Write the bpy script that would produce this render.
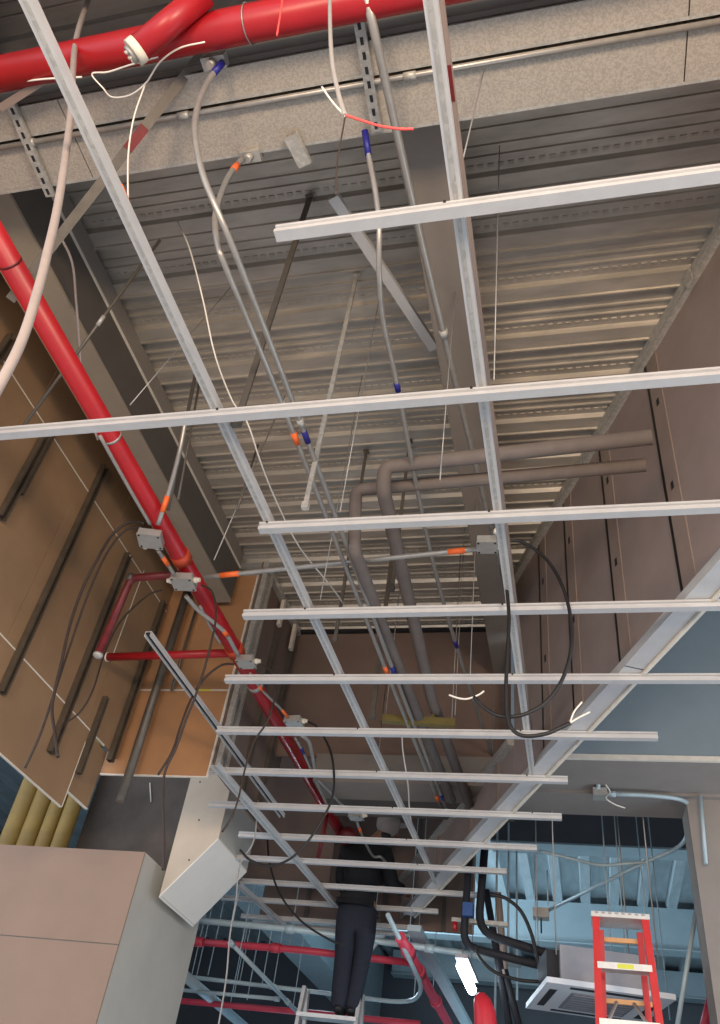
import bpy, math, random
from mathutils import Vector, Matrix
random.seed(7)
for o in list(bpy.data.objects): bpy.data.objects.remove(o, do_unlink=True)
C = bpy.context.scene.collection
S = bpy.context.scene

# ------------------------------------------------------------ camera
FPX, YAW, PITCH, ROLL = 826.637, -0.316825, 0.714623, 0.161282
EYE = Vector((0, 0, 1.6))
def _basis():
    fw = Vector((math.sin(YAW)*math.cos(PITCH), math.cos(YAW)*math.cos(PITCH), math.sin(PITCH)))
    rt = Vector((math.cos(YAW), -math.sin(YAW), 0)); up = rt.cross(fw)
    r2 = rt*math.cos(ROLL) + up*math.sin(ROLL); u2 = up*math.cos(ROLL) - rt*math.sin(ROLL)
    return r2, u2, fw
RT, UP, FW = _basis()
cam_data = bpy.data.cameras.new('camera'); cam = bpy.data.objects.new('camera', cam_data); C.objects.link(cam)
M3 = Matrix((RT, UP, -FW)).transposed()
cam.matrix_world = Matrix.Translation(EYE) @ M3.to_4x4()
cam_data.sensor_fit = 'VERTICAL'; cam_data.sensor_height = 36.0; cam_data.lens = FPX/1024*36.0
cam_data.clip_start = 0.05; cam_data.clip_end = 200
S.camera = cam

# ------------------------------------------------------------ light and exposure
S.view_settings.view_transform = 'Standard'; S.view_settings.look = 'None'
S.view_settings.gamma = 1.0; S.view_settings.exposure = -0.32
S.view_settings.use_curve_mapping = False
W = bpy.data.worlds.new('world'); S.world = W; W.use_nodes = True
bg = W.node_tree.nodes['Background']; bg.inputs[0].default_value = (0.80, 0.88, 1.0, 1); bg.inputs[1].default_value = 2.1
def area(name, loc, target, size, power, col, sy=None):
    d = bpy.data.lights.new(name, 'AREA'); d.energy = power; d.color = col; d.size = size
    if sy: d.shape = 'RECTANGLE'; d.size_y = sy
    o = bpy.data.objects.new(name, d); C.objects.link(o); o.location = loc
    o.rotation_euler = (Vector(target)-Vector(loc)).to_track_quat('-Z', 'Y').to_euler()
    return o
area('work_light_warm', (1.7, -2.2, 2.9), (-0.7, 3.6, 4.6), 0.8, 235, (1.0, 0.74, 0.50))
area('fill_light_side', (-1.2, -2.2, 2.7), (-2.0, 4.2, 4.4), 0.8, 125, (1.0, 0.74, 0.50))  # unseen second warm lamp, added as fill from behind the camera
area('daylight_fill_hall', (3.4, 4.8, 0.7), (-0.4, 4.2, 4.2), 2.4, 90, (0.62, 0.83, 1.0))  # unseen light added to stand in for bluish daylight from the right
area('fill_light_far', (0.2, 10.2, 1.4), (1.6, 13.5, 5.0), 1.2, 130, (0.60, 0.84, 1.0))  # unseen light added to brighten the far hall
area('fill_light_deck', (-3.4, 12.0, 4.75), (4.0, 12.0, 5.6), 0.8, 230, (0.66, 0.86, 1.0))  # unseen grazing light added to pick out the far deck ribs
area('area_light_back', (-3.6, 11.0, 0.6), (-3.0, 11.5, 5.5), 2.0, 40, (0.50, 0.75, 1.0))  # unseen bluish area light aimed up at the far left deck

# ------------------------------------------------------------ pixel -> point helpers
def ray(u, v):
    return RT*((u-360)/FPX) - UP*((v-512)/FPX) + FW
def Zp(u, v, z):
    d = ray(u, v); return EYE + d*((z-EYE.z)/d.z)
def Yp(u, v, y):
    d = ray(u, v); return EYE + d*(y/d.y)
def Xp(u, v, x):
    d = ray(u, v); return EYE + d*(x/d.x)
TH = 0.409152
WN = Vector((math.cos(TH), math.sin(TH), 0)); WT = Vector((-math.sin(TH), math.cos(TH), 0)); WD = 1.83
def Wp(u, v, off=0.0):
    d = ray(u, v); return EYE + d*((WD-off)/d.dot(WN))
def P(p):
    u, v, k, val = p
    return {'z': Zp, 'y': Yp, 'x': Xp}[k](u, v, val)
def zpath(z, *pts): return [Zp(u, v, z) for u, v in pts]
def ypath(y, *pts): return [Yp(u, v, y) for u, v in pts]

# ------------------------------------------------------------ materials
def lin(c):
    return tuple(((x/255)/12.92 if x/255 <= 0.04045 else ((x/255+0.055)/1.055)**2.4) for x in c)
MATS = {}
def mat(name, rgb, rough=0.6, metal=0.0, var=0.12, scale=6.0, bump=0.0, bscale=None, spec=None, kind='noise', rgb2=None, stretch=None, emit=0):
    m = bpy.data.materials.new(name); m.use_nodes = True; nt = m.node_tree; n = nt.nodes; l = nt.links
    b = n['Principled BSDF']; b.inputs['Roughness'].default_value = rough; b.inputs['Metallic'].default_value = metal
    if spec is not None: b.inputs['Specular IOR Level'].default_value = spec
    c = lin(rgb); c2 = lin(rgb2) if rgb2 else tuple(x*(1-var) for x in c); c1 = c if rgb2 else tuple(min(1, x*(1+var)) for x in c)
    tc = n.new('ShaderNodeTexCoord'); mp = n.new('ShaderNodeMapping'); l.new(tc.outputs['Object'], mp.inputs['Vector'])
    if stretch: mp.inputs['Scale'].default_value = stretch
    if kind == 'voronoi':
        t = n.new('ShaderNodeTexVoronoi'); t.inputs['Scale'].default_value = scale
        sp = n.new('ShaderNodeSeparateColor'); l.new(t.outputs['Color'], sp.inputs[0]); fac = sp.outputs[0]
    else:
        t = n.new('ShaderNodeTexNoise'); t.inputs['Scale'].default_value = scale; t.inputs['Detail'].default_value = 5; t.inputs['Roughness'].default_value = 0.6
        fac = t.outputs['Fac']
    l.new(mp.outputs['Vector'], t.inputs['Vector'])
    r = n.new('ShaderNodeValToRGB'); r.color_ramp.elements[0].position = 0.3; r.color_ramp.elements[1].position = 0.7
    r.color_ramp.elements[0].color = (*c2, 1); r.color_ramp.elements[1].color = (*c1, 1)
    l.new(fac, r.inputs['Fac']); l.new(r.outputs['Color'], b.inputs['Base Color'])
    if bump:
        t2 = n.new('ShaderNodeTexNoise'); t2.inputs['Scale'].default_value = bscale or scale*4; t2.inputs['Detail'].default_value = 4
        l.new(mp.outputs['Vector'], t2.inputs['Vector'])
        bp = n.new('ShaderNodeBump'); bp.inputs['Strength'].default_value = bump; bp.inputs['Distance'].default_value = 0.01
        l.new(t2.outputs['Fac'], bp.inputs['Height']); l.new(bp.outputs['Normal'], b.inputs['Normal'])
    if emit:
        b.inputs['Emission Color'].default_value = (*c, 1); b.inputs['Emission Strength'].default_value = emit
    MATS[name] = m; return m
mat('deck', (184, 177, 166), 0.38, 0.50, 0.22, 9, 0.06, 60, stretch=(0.25, 1, 1))
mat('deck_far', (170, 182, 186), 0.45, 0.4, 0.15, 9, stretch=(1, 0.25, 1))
mat('slab', (110, 105, 100), 0.9)
mat('duct', (172, 164, 153), 0.5, 0.2, 0.11, 150, kind='voronoi')
mat('tee', (198, 198, 198), 0.42, 0.25, 0.05, 12)
mat('galv', (176, 174, 168), 0.42, 0.3, 0.10, 60, kind='voronoi')
mat('galv_dark', (104, 98, 90), 0.5, 0.5, 0.15, 20)
mat('stud_shaded', (88, 78, 66), 0.6, 0.3, 0.2, 12)
mat('conduit', (158, 155, 150), 0.33, 0.45, 0.1, 20)
mat('red', (164, 26, 34), 0.38, 0.0, 0.10, 5)
mat('red_dark', (104, 24, 26), 0.45, 0.0, 0.3, 25)
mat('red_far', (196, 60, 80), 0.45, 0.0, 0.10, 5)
mat('orange', (236, 106, 46), 0.5, 0, 0.06)
mat('orange_paint', (190, 70, 40), 0.5, 0, 0.15, 20)
mat('blue', (28, 30, 120), 0.45, 0, 0.1)
mat('board_left', (142, 112, 82), 0.85, 0, 0.10, 3, 0.03, 40)
mat('board_orange', (168, 124, 86), 0.85, 0, 0.07, 3, 0.02, 40)
mat('board_right', (142, 127, 121), 0.8, 0, 0.12, 2.5, 0.03, 40)
mat('stud_brown', (138, 122, 113), 0.7, 0, 0.10, 5)
mat('board_back', (118, 99, 89), 0.85, 0, 0.10, 3)
mat('edge_white', (214, 206, 192), 0.8, 0, 0.08, 20)
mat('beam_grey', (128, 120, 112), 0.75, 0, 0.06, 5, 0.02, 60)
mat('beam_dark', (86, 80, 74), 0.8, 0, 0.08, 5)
mat('beam_beige', (150, 138, 122), 0.8, 0, 0.07, 4, 0.02, 60)
mat('bulkhead', (124, 138, 145), 0.8, 0, 0.06, 3)
mat('column_grey', (140, 132, 126), 0.85, 0, 0.06, 5, 0.04, 50)
mat('drywall_tan', (150, 125, 108), 0.85, 0, 0.05, 4)
mat('drywall_white', (192, 188, 178), 0.85, 0, 0.05, 3)
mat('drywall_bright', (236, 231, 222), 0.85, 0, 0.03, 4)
mat('drywall_beige', (198, 182, 162), 0.85, 0, 0.06, 5)
mat('concrete_dark', (84, 76, 70), 0.9, 0, 0.22, 4, 0.1, 20)
mat('yellow', (138, 112, 52), 0.6, 0, 0.15, 8)
mat('brass', (124, 110, 62), 0.5, 0.3, 0.12, 12)
mat('insul', (112, 102, 96), 0.75, 0, 0.10, 10, 0.05, 60)
mat('black_insul', (26, 28, 36), 0.7, 0, 0.15, 10)
mat('black', (24, 22, 22), 0.5, 0, 0.1)
mat('brown_cable', (52, 40, 34), 0.6, 0, 0.2, 40)
mat('grey_cable', (150, 146, 142), 0.55, 0, 0.08, 20)
mat('flex', (166, 154, 148), 0.42, 0.2, 0.06, 30)
mat('white_wire', (226, 220, 208), 0.5, 0, 0.05)
mat('red_wire', (236, 84, 78), 0.45, 0, 0.05)
mat('plastic_white', (226, 218, 200), 0.5, 0, 0.05)
mat('box_metal', (176, 174, 168), 0.42, 0.4, 0.08, 25)
mat('wire', (160, 158, 154), 0.45, 0.6, 0.05)
mat('floor', (184, 186, 188), 0.85, 0, 0.15, 3)
mat('wall_far', (74, 78, 84), 0.85, 0, 0.12, 2)
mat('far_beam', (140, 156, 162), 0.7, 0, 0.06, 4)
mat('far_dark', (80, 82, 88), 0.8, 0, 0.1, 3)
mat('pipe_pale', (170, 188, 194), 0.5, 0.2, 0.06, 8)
mat('ladder_red', (208, 52, 52), 0.45, 0, 0.08, 15)
mat('alu', (196, 196, 194), 0.4, 0.5, 0.08, 30)
mat('ladder_wood', (216, 164, 112), 0.55, 0, 0.08, 20)
mat('cassette', (214, 218, 222), 0.5, 0, 0.03, 4)
mat('cassette_case', (150, 150, 156), 0.5, 0.3, 0.06, 8)
mat('grille', (120, 124, 132), 0.6, 0, 0.05)
mat('slot_dark', (30, 30, 34), 0.7, 0, 0.05)
mat('skin', (150, 104, 82), 0.55, 0, 0.06, 15)
mat('jacket', (22, 22, 26), 0.85, 0, 0.2, 20, 0.1, 40)
mat('jeans', (26, 30, 44), 0.85, 0, 0.2, 30, 0.1, 60)
mat('shoe', (24, 22, 22), 0.6, 0, 0.1)
mat('cap_grey', (168, 154, 146), 0.7, 0, 0.08)
mat('hat_red', (206, 44, 58), 0.4, 0, 0.06)
mat('tube_light', (220, 240, 255), 0.3, 0, 0.0, emit=22)
mat('clamp_blue', (36, 74, 130), 0.5, 0, 0.1)
mat('label_yellow', (214, 214, 70), 0.5, 0, 0.1)

# ------------------------------------------------------------ mesh builder
class MB:
    def __init__(s): s.v = []; s.f = []; s.sm = []
    def add(s, vs, fs, smooth=False):
        k = len(s.v); s.v += [Vector(p) for p in vs]
        for f in fs: s.f.append([i+k for i in f]); s.sm.append(smooth)
        return s
    def box(s, lo, hi):
        (a, b, c), (d, e, g) = lo, hi
        return s.add([(a,b,c),(d,b,c),(d,e,c),(a,e,c),(a,b,g),(d,b,g),(d,e,g),(a,e,g)],
                     [(0,3,2,1),(4,5,6,7),(0,1,5,4),(1,2,6,5),(2,3,7,6),(3,0,4,7)])
    def obox(s, c, ax, ay, az):      # oriented box: centre and three half-axis vectors
        c = Vector(c); ax = Vector(ax); ay = Vector(ay); az = Vector(az)
        vs = [c+ax*i+ay*j+az*k for k in (-1,1) for i, j in ((-1,-1),(1,-1),(1,1),(-1,1))]
        return s.add(vs, [(0,3,2,1),(4,5,6,7),(0,1,5,4),(1,2,6,5),(2,3,7,6),(3,0,4,7)])
    def prism(s, prof, p0, p1, up=(0,0,1)):   # prof: (side, up) closed outline, swept p0 -> p1
        p0 = Vector(p0); p1 = Vector(p1); d = (p1-p0).normalized(); up = Vector(up)
        sd = d.cross(up)
        if sd.length < 1e-4: sd = d.cross(Vector((1,0,0)))
        sd.normalize(); u = sd.cross(d)
        n = len(prof)
        vs = [p0+sd*a+u*b for a, b in prof]+[p1+sd*a+u*b for a, b in prof]
        fs = [(i, (i+1) % n, (i+1) % n+n, i+n) for i in range(n)]
        fs += [tuple(range(n))[::-1], tuple(range(n, 2*n))]
        return s.add(vs, fs)
    def bar(s, p0, p1, w, h, up=(0,0,1)):
        return s.prism([(-w/2,-h/2),(w/2,-h/2),(w/2,h/2),(-w/2,h/2)], p0, p1, up)
    def tube(s, pts, r, n=10, caps=True):
        pts = [Vector(p) for p in pts]; N = len(pts)
        rs = r if isinstance(r, (list, tuple)) else [r]*N
        d0 = (pts[1]-pts[0]).normalized()
        a = d0.cross(Vector((0,0,1)))
        if a.length < 1e-3: a = d0.cross(Vector((1,0,0)))
        a.normalize(); vs = []
        for i, p in enumerate(pts):
            d = (pts[min(i+1,N-1)]-pts[max(i-1,0)])
            if d.length < 1e-9: d = d0
            d.normalize(); a = (a-d*a.dot(d)); a.normalize(); b = d.cross(a)
            for k in range(n):
                t = 2*math.pi*k/n; vs.append(p+(a*math.cos(t)+b*math.sin(t))*rs[i])
        fs = [(i*n+k, i*n+(k+1) % n, (i+1)*n+(k+1) % n, (i+1)*n+k) for i in range(N-1) for k in range(n)]
        s.add(vs, fs, True)
        if caps:
            k0 = len(s.v)-len(vs)
            s.f.append([k0+k for k in range(n)][::-1]); s.sm.append(False)
            s.f.append([k0+(N-1)*n+k for k in range(n)]); s.sm.append(False)
        return s
    def ball(s, c, rx, ry=None, rz=None, nu=14, nv=9):
        ry = ry or rx; rz = rz or rx; c = Vector(c); vs = []; fs = []
        for i in range(nv+1):
            ph = math.pi*i/nv
            for j in range(nu):
                t = 2*math.pi*j/nu
                vs.append(c+Vector((rx*math.sin(ph)*math.cos(t), ry*math.sin(ph)*math.sin(t), rz*math.cos(ph))))
        for i in range(nv):
            for j in range(nu): fs.append((i*nu+j, (i+1)*nu+j, (i+1)*nu+(j+1) % nu, i*nu+(j+1) % nu))
        return s.add(vs, fs, True)
    def build(s, name, m, parent=None):
        if parent is not None: org = parent.matrix_world.translation if parent.parent is None else Vector(parent.get('_o', (0,0,0)))
        if parent is None:
            xs = [p.x for p in s.v]; ys = [p.y for p in s.v]; zs = [p.z for p in s.v]
            org = Vector(((min(xs)+max(xs))/2, (min(ys)+max(ys))/2, min(zs)))
        elif parent.type == 'EMPTY': org = parent.location.copy()
        else: org = parent.location.copy() if parent.parent is None else parent.parent.location.copy()
        me = bpy.data.meshes.new(name); me.from_pydata([p-org for p in s.v], [], s.f); me.update()
        me.polygons.foreach_set('use_smooth', s.sm); me.materials.append(MATS[m])
        o = bpy.data.objects.new(name, me); C.objects.link(o)
        if parent is None: o.location = org
        else: o.parent = parent
        return o
def tag(o, label, cat, group=None):
    o['label'] = label; o['category'] = cat
    if group: o['group'] = group
    return o
def thing(name, label, cat, loc, group=None):
    o = bpy.data.objects.new(name, None); o.empty_display_size = 0.1; C.objects.link(o); o.location = Vector(loc)
    return tag(o, label, cat, group)
def struct(o): o['kind'] = 'structure'; return o
def sroot(name, loc=(0,0,0)):
    o = bpy.data.objects.new(name, None); C.objects.link(o); o.location = Vector(loc); o['kind'] = 'structure'; return o
def smooth(pts, sub=6):      # Catmull-Rom through the points
    p = [Vector(q) for q in pts]
    if len(p) < 3: return p
    p = [p[0]*2-p[1]]+p+[p[-1]*2-p[-2]]; out = []
    for i in range(1, len(p)-2):
        for k in range(sub):
            t = k/sub; a, b, c, d = p[i-1:i+3]
            out.append(0.5*((2*b)+(c-a)*t+(2*a-5*b+4*c-d)*t*t+(3*b-a-3*c+d)*t**3))
    out.append(p[-2]); return out
def fillet(pts, r=0.08, n=5):
    p = [Vector(q) for q in pts]; out = [p[0]]
    for i in range(1, len(p)-1):
        a = (p[i-1]-p[i]); b = (p[i+1]-p[i]); k = min(r, a.length*0.45, b.length*0.45)
        A = p[i]+a.normalized()*k; B = p[i]+b.normalized()*k
        for j in range(n+1):
            t = j/n; out.append(A*(1-t)**2+p[i]*2*t*(1-t)+B*t*t)
    out.append(p[-1]); return out
def along(pts, f):           # point and direction at a fraction of a polyline's length
    L = [(pts[i+1]-pts[i]).length for i in range(len(pts)-1)]; t = f*sum(L)
    for i, q in enumerate(L):
        if t <= q or i == len(L)-1: return pts[i]+(pts[i+1]-pts[i])*(t/q), (pts[i+1]-pts[i]).normalized()
        t -= q
def proj(p):
    d = p-EYE; k = d.dot(FW); return 360+FPX*d.dot(RT)/k, 512-FPX*d.dot(UP)/k
def frac_at(path, u, v):
    best = min(((proj(along(path, i/300)[0])[0]-u)**2+(proj(along(path, i/300)[0])[1]-v)**2, i/300) for i in range(301))
    return best[1]
def ring_at(parent, pts, f, r, ln, m, name):
    c, d = along(pts, f); return MB().tube([c-d*ln/2, c+d*ln/2], r, 10).build(name, m, parent)

ZG, ZD, ZB = 3.9, 5.79, 5.29
ZE = ZG+0.042

# ============================================================ the setting
struct(MB().box((-9, -6, -0.12), (7, 18, 0)).build('floor', 'floor'))
struct(MB().box((-9, 17.6, 0), (7, 17.8, 6.0)).build('wall_back', 'wall_far'))
struct(MB().box((-9.2, 6.4, 0), (-9, 17.8, 6.0)).build('wall_far_left', 'wall_far'))
struct(MB().box((7, 6.4, 0), (7.2, 17.8, 6.0)).build('wall_far_right', 'wall_far'))

# corrugated deck over the near bay: ribs run across, built sheet by sheet
PER = 0.345
PROF = [(0, 0), (0.066, 0), (0.070, -0.012), (0.080, -0.012), (0.090, 0.030), (0.166, 0.030), (0.170, 0.018), (0.180, 0.018), (0.184, 0.030),
        (0.222, 0.030), (0.226, 0.018), (0.236, 0.018), (0.240, 0.030), (0.312, 0.030), (0.326, 0), (0.345, 0)]
FPROF = [(0, 0), (0.13, 0), (0.15, 0.12), (0.39, 0.12), (0.41, 0)]
deck = sroot('ceiling', (0, 0, ZD))
X0, X1 = -3.6, 4.6
ybase = 2.41 - 0.33
for k in range(-2, 4):
    m = MB(); e = MB()
    ys = ybase + k*3*PER
    ye = ys + 3*PER
    for j in range(3):
        o = ys + j*PER
        if o > 6.2: break
        vs = []; 
        for (a, z) in PROF: vs += [(X0, o+a, ZD+z), (X1, o+a, ZD+z)]
        m.add(vs, [(2*i, 2*i+1, 2*i+3, 2*i+2) for i in range(len(PROF)-1)])
        if o > 1.2:      # embossed dashes on the rib's near web
            xx = -2.55
            while xx < 1.5:
                c = Vector((xx, o+0.279, ZD+0.0285))
                e.obox(c, (0.015, 0, 0), (0, 0.010, 0.002), (0, 0.0007, -0.0035))
                xx += 0.052
    sh = m.build('deck_sheet', 'deck', deck)
    if e.v:
        eo = e.build('embossment', 'deck', sh); eo['kind'] = 'stuff'
MB().box((X0, -3, ZD+0.062), (X1, 6.5, ZD+0.2)).build('slab', 'slab', deck)
# far bay: ribs run away from the camera
deck2 = sroot('ceiling', (0, 0, ZD))
for k in range(13):
    m = MB()
    for j in range(3):
        o = -9 + (k*3+j)*0.41
        vs = []
        for (a, z) in FPROF: vs += [(o+a, 6.5, ZD+z), (o+a, 17.6, ZD+z)]
        m.add(vs, [(2*i, 2*i+2, 2*i+3, 2*i+1) for i in range(len(FPROF)-1)])
    m.build('deck_sheet', 'deck_far', deck2)
MB().box((-9, 6.5, ZD+0.125), (7, 17.8, ZD+0.25)).build('slab', 'slab', deck2)
# --- right wall, slanting away to the left: board panels between studs, metal track on top
wr = sroot('wall_right', WN*WD + Vector((0, 0, ZG)))
def wpt(s, off, z): return WN*(WD-off) + WT*s + Vector((0, 0, z))
def wbox(m, s0, s1, o0, o1, z0, z1):
    c = (wpt(s0, o0, z0)+wpt(s1, o1, z1))/2
    return m.obox(c, WT*((s1-s0)/2), WN*(abs(o1-o0)/2), (0, 0, (z1-z0)/2))
def ws(u, v): return (Wp(u, v)).dot(WT)
seams = [-1.0, 0.2] + sorted([ws(682, 575), ws(618, 620), ws(572, 640), ws(543, 660)])
send = ws(514, 700)
edges = [-2.2] + seams + [send]
for a, b in zip(edges[:-1], edges[1:]):
    if b-a < 0.05: continue
    wbox(MB(), a+0.004, b-0.004, -0.013, 0.0, ZE+0.05, ZD-0.002).build('panel', 'board_right', wr)
for q in seams:
    wbox(MB(), q-0.115, q, 0.0, 0.006, ZE+0.05, ZD-0.07).build('stud', 'stud_brown', wr)  # brown base colour holds the boards' reflection on the studs
    wbox(MB(), q, q+0.024, 0.0005, 0.0065, ZE+0.05, ZD-0.07).build('stud_shadow', 'black', wr)  # black strip painted in for the shadow along each stud edge
    for zz in (ZG+0.75, ZG+1.4):
        wbox(MB(), q-0.07, q-0.045, 0.006, 0.008, zz, zz+0.05).build('punch_out', 'slot_dark', wr)
t = MB(); wbox(t, -2.2, send, 0.0, 0.05, ZD-0.07, ZD-0.002); wbox(t, -2.2, send, 0.05, 0.054, ZD-0.085, ZD-0.06)
tr = t.build('track', 'galv', wr)
for q in [-0.4, 0.05, 0.5, 0.95, 1.35, 1.75, 2.2]:
    if q < send: wbox(MB(), q, q+0.06, 0.054, 0.062, ZD-0.13, ZD-0.02).build('clip', 'galv', wr)
# lower stretch of the same wall
s2 = ws(440, 842)+2.6
for a, b in ((send, send+0.9), (send+0.9, send+1.8), (send+1.8, send+2.7), (send+2.7, s2+0.4)):
    wbox(MB(), a+0.003, b-0.003, -0.013, 0.0, ZE+0.05, 4.33).build('panel', 'board_right', wr)
t = MB(); wbox(t, send, s2+0.4, -0.015, 0.05, 4.33, 4.38); t.build('track', 'galv', wr)
for q in (send+0.3, send+0.95, send+1.9): wbox(MB(), q, q+0.07, 0.0, 0.02, ZG+0.1, 4.36).build('stud', 'stud_brown', wr)

# --- left wall: brown boards with metal studs coloured dark for shade
XW = -3.2
wl = sroot('wall_left', (XW, 3.0, 3.4))
def lbox(name, m, y0, y1, z0, z1, x0=XW-0.016, x1=XW): return MB().box((x0, y0, z0), (x1, y1, z1)).build(name, m, wl)
def ly(u, v): return Xp(u, v, XW).y
def lz(u, v): return Xp(u, v, XW).z
YC = 5.12
ZS1 = lz(110, 525); ZS2 = lz(20, 655); ZB1 = lz(60, 805)
ysplit = [0.4, 1.7, 2.9, 4.1, YC]
for a, b in zip(ysplit[:-1], ysplit[1:]):
    lbox('panel', 'board_left', a+0.003, b-0.003, ZS1+0.004, 5.79)
ys2 = [0.2, 2.3, 3.55, 4.62, YC]
for a, b in zip(ys2[:-1], ys2[1:]):
    lbox('panel', 'board_left', a+0.003, b-0.003, ZS2+0.004, ZS1-0.004)
ys3 = [0.4, 2.0, 3.3, ly(62, 806)]
for a, b in zip(ys3[:-1], ys3[1:]):
    lbox('panel', 'board_left', a+0.003, b-0.003, ZB1, ZS2-0.004)
lbox('panel', 'board_left', ly(70, 790), ly(92, 808), lz(90, 807), ZS2-0.004, XW-0.05, XW-0.034)
lbox('board_edge', 'edge_white', ly(70, 790), ly(92, 808), lz(90, 807)-0.008, lz(90, 807), XW-0.05, XW-0.032)
for a, b in ((1.0, ly(62, 806)),): lbox('board_edge', 'edge_white', a, b, ZB1-0.006, ZB1, XW-0.016, XW+0.001)
lbox('board_edge', 'edge_white', 0.4, YC, ZS1-0.005, ZS1+0.005, XW-0.01, XW+0.0015)
lbox('board_edge', 'edge_white', 0.4, 4.9, ZS2-0.005, ZS2+0.005, XW-0.01, XW+0.0015)
lbox('board_edge', 'edge_white', ly(62, 806)-0.004, ly(62, 806)+0.004, ZB1, ZB1+0.45, XW-0.016, XW+0.002)
lbox('board_edge', 'edge_white', ly(129, 611)-0.004, ly(129, 611)+0.004, lz(112, 652), lz(145, 572), XW-0.01, XW+0.003)
def lstud(u0, v0, u1, v1, w=0.055, m='stud_shaded', z0=None):
    a = Xp(u0, v0, XW+0.03); b = Xp(u1, v1, XW+0.03); y = (a.y+b.y)/2
    zt = max(a.z, b.z); zb = min(a.z, b.z) if z0 is None else z0
    mm = MB().prism([(-w/2, 0), (w/2, 0), (w/2, 0.04), (w/2-0.012, 0.04), (w/2-0.012, 0.036), (w/2-0.004, 0.036), (w/2-0.004, 0.004),
                     (-w/2+0.004, 0.004), (-w/2+0.004, 0.036), (-w/2+0.012, 0.036), (-w/2+0.012, 0.04), (-w/2, 0.04)],
                    (XW+0.002, y, zb), (XW+0.002, y, zt), up=(1, 0, 0))
    return mm.build('stud', m, wl)
lstud(48, 440, 0, 515); lstud(108, 470, 0, 690, 0.05); lstud(133, 560, 47, 748); lstud(167, 606, 108, 758, 0.05)
lstud(107, 697, 80, 774, 0.035); lstud(12, 335, 0, 360); lstud(60, 425, 20, 492, 0.03)

# --- board wall facing the camera at the end of the left wall
wb = sroot('wall_end_board', (-2.85, YC+0.03, 3.86))
xb0, xb1 = -3.3, Yp(237, 655, YC).x
zb0, zbs, zb1 = Yp(160, 775, YC).z, Yp(180, 690, YC).z, 5.62
MB().box((xb0, YC, zbs+0.008), (xb1, YC+0.016, zb1)).build('panel', 'board_orange', wb)
MB().box((xb0, YC, zb0), (xb1, YC+0.016, zbs-0.008)).build('panel', 'board_orange', wb)
MB().box((xb0, YC+0.002, zbs-0.008), (xb1, YC+0.016, zbs+0.008)).build('board_joint', 'edge_white', wb)
MB().box((-2.78, YC-0.001, zbs-0.006), (-2.62, YC+0.004, zbs+0.006)).build('tape', 'label_yellow', wb)
MB().box((xb1, YC-0.002, zb0), (xb1+0.012, YC+0.016, zb1)).build('board_edge', 'edge_white', wb)
MB().box((xb0, YC-0.001, zb0-0.008), (xb1+0.012, YC+0.018, zb0)).build('board_edge', 'edge_white', wb)
# --- brown side wall past the board, then the back wall of the plenum
XS = -2.46
wsd = sroot('wall_plenum_side', (XS, 6.5, 3.9))
for a, b in ((YC+0.03, 5.75), (5.75, 6.45)):
    MB().box((XS-0.016, a+0.003, 3.95), (XS, b-0.003, ZD)).build('panel', 'board_back', wsd)
XS2 = -3.3; YR = 7.75
MB().box((XS2, YR, Yp(285, 880, YR).z), (XS+0.2, YR+0.016, ZD)).build('panel', 'board_back', wsd)
for y in (5.19, 5.30, 5.7, 6.1):
    MB().bar((XS+0.02, y, 3.96), (XS+0.02, y, ZD-0.03), 0.04, 0.045, up=(1, 0, 0)).build('stud', 'galv_dark' if y > 5.5 else 'galv', wsd)
MB().box((XS, YC+0.03, ZD-0.06), (XS+0.045, 6.2, ZD)).build('track', 'galv', wsd)
for y in (5.62, 6.0): MB().box((XS+0.03, y, ZD-0.32), (XS+0.06, y+0.05, ZD-0.06)).build('clip', 'edge_white', wsd)
wbk = sroot('wall_plenum_back', (-1.4, 6.3, 4.3))
zh0, zh1 = Yp(380, 785, 6.2).z, Yp(380, 757, 6.2).z
for a, b in ((XS, -1.55), (-1.55, -0.62), (-0.62, -0.1)):
    MB().box((a+0.003, 6.22, zh1), (b-0.003, 6.24, 5.32)).build('panel', 'board_back', wbk)
    MB().box((a+0.003, 6.22, 5.33), (b-0.003, 6.24, ZD)).build('panel', 'board_back', wbk)
MB().box((XS, 6.18, ZD-0.03), (-0.1, 6.22, ZD)).build('track', 'slot_dark', wbk)
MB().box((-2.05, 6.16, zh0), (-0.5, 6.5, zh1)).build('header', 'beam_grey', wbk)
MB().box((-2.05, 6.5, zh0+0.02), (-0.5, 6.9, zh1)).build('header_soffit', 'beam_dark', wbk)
# dark wall behind the man
wd = sroot('wall_plenum_end', (-1.9, 8.7, 3.8))
zz = Yp(300, 922, 8.6).z
xs = [-3.2, -2.7, -2.25, -1.9, -1.6, -1.3, -1.0]
for a, b in zip(xs[:-1], xs[1:]): MB().box((a+0.006, 8.6, zz), (b-0.006, 8.62, ZD)).build('panel', 'board_back', wd)
for a in xs[1:-1]: MB().box((a-0.02, 8.585, zz), (a+0.02, 8.6, ZD)).build('stud', 'beam_dark', wd)

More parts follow.
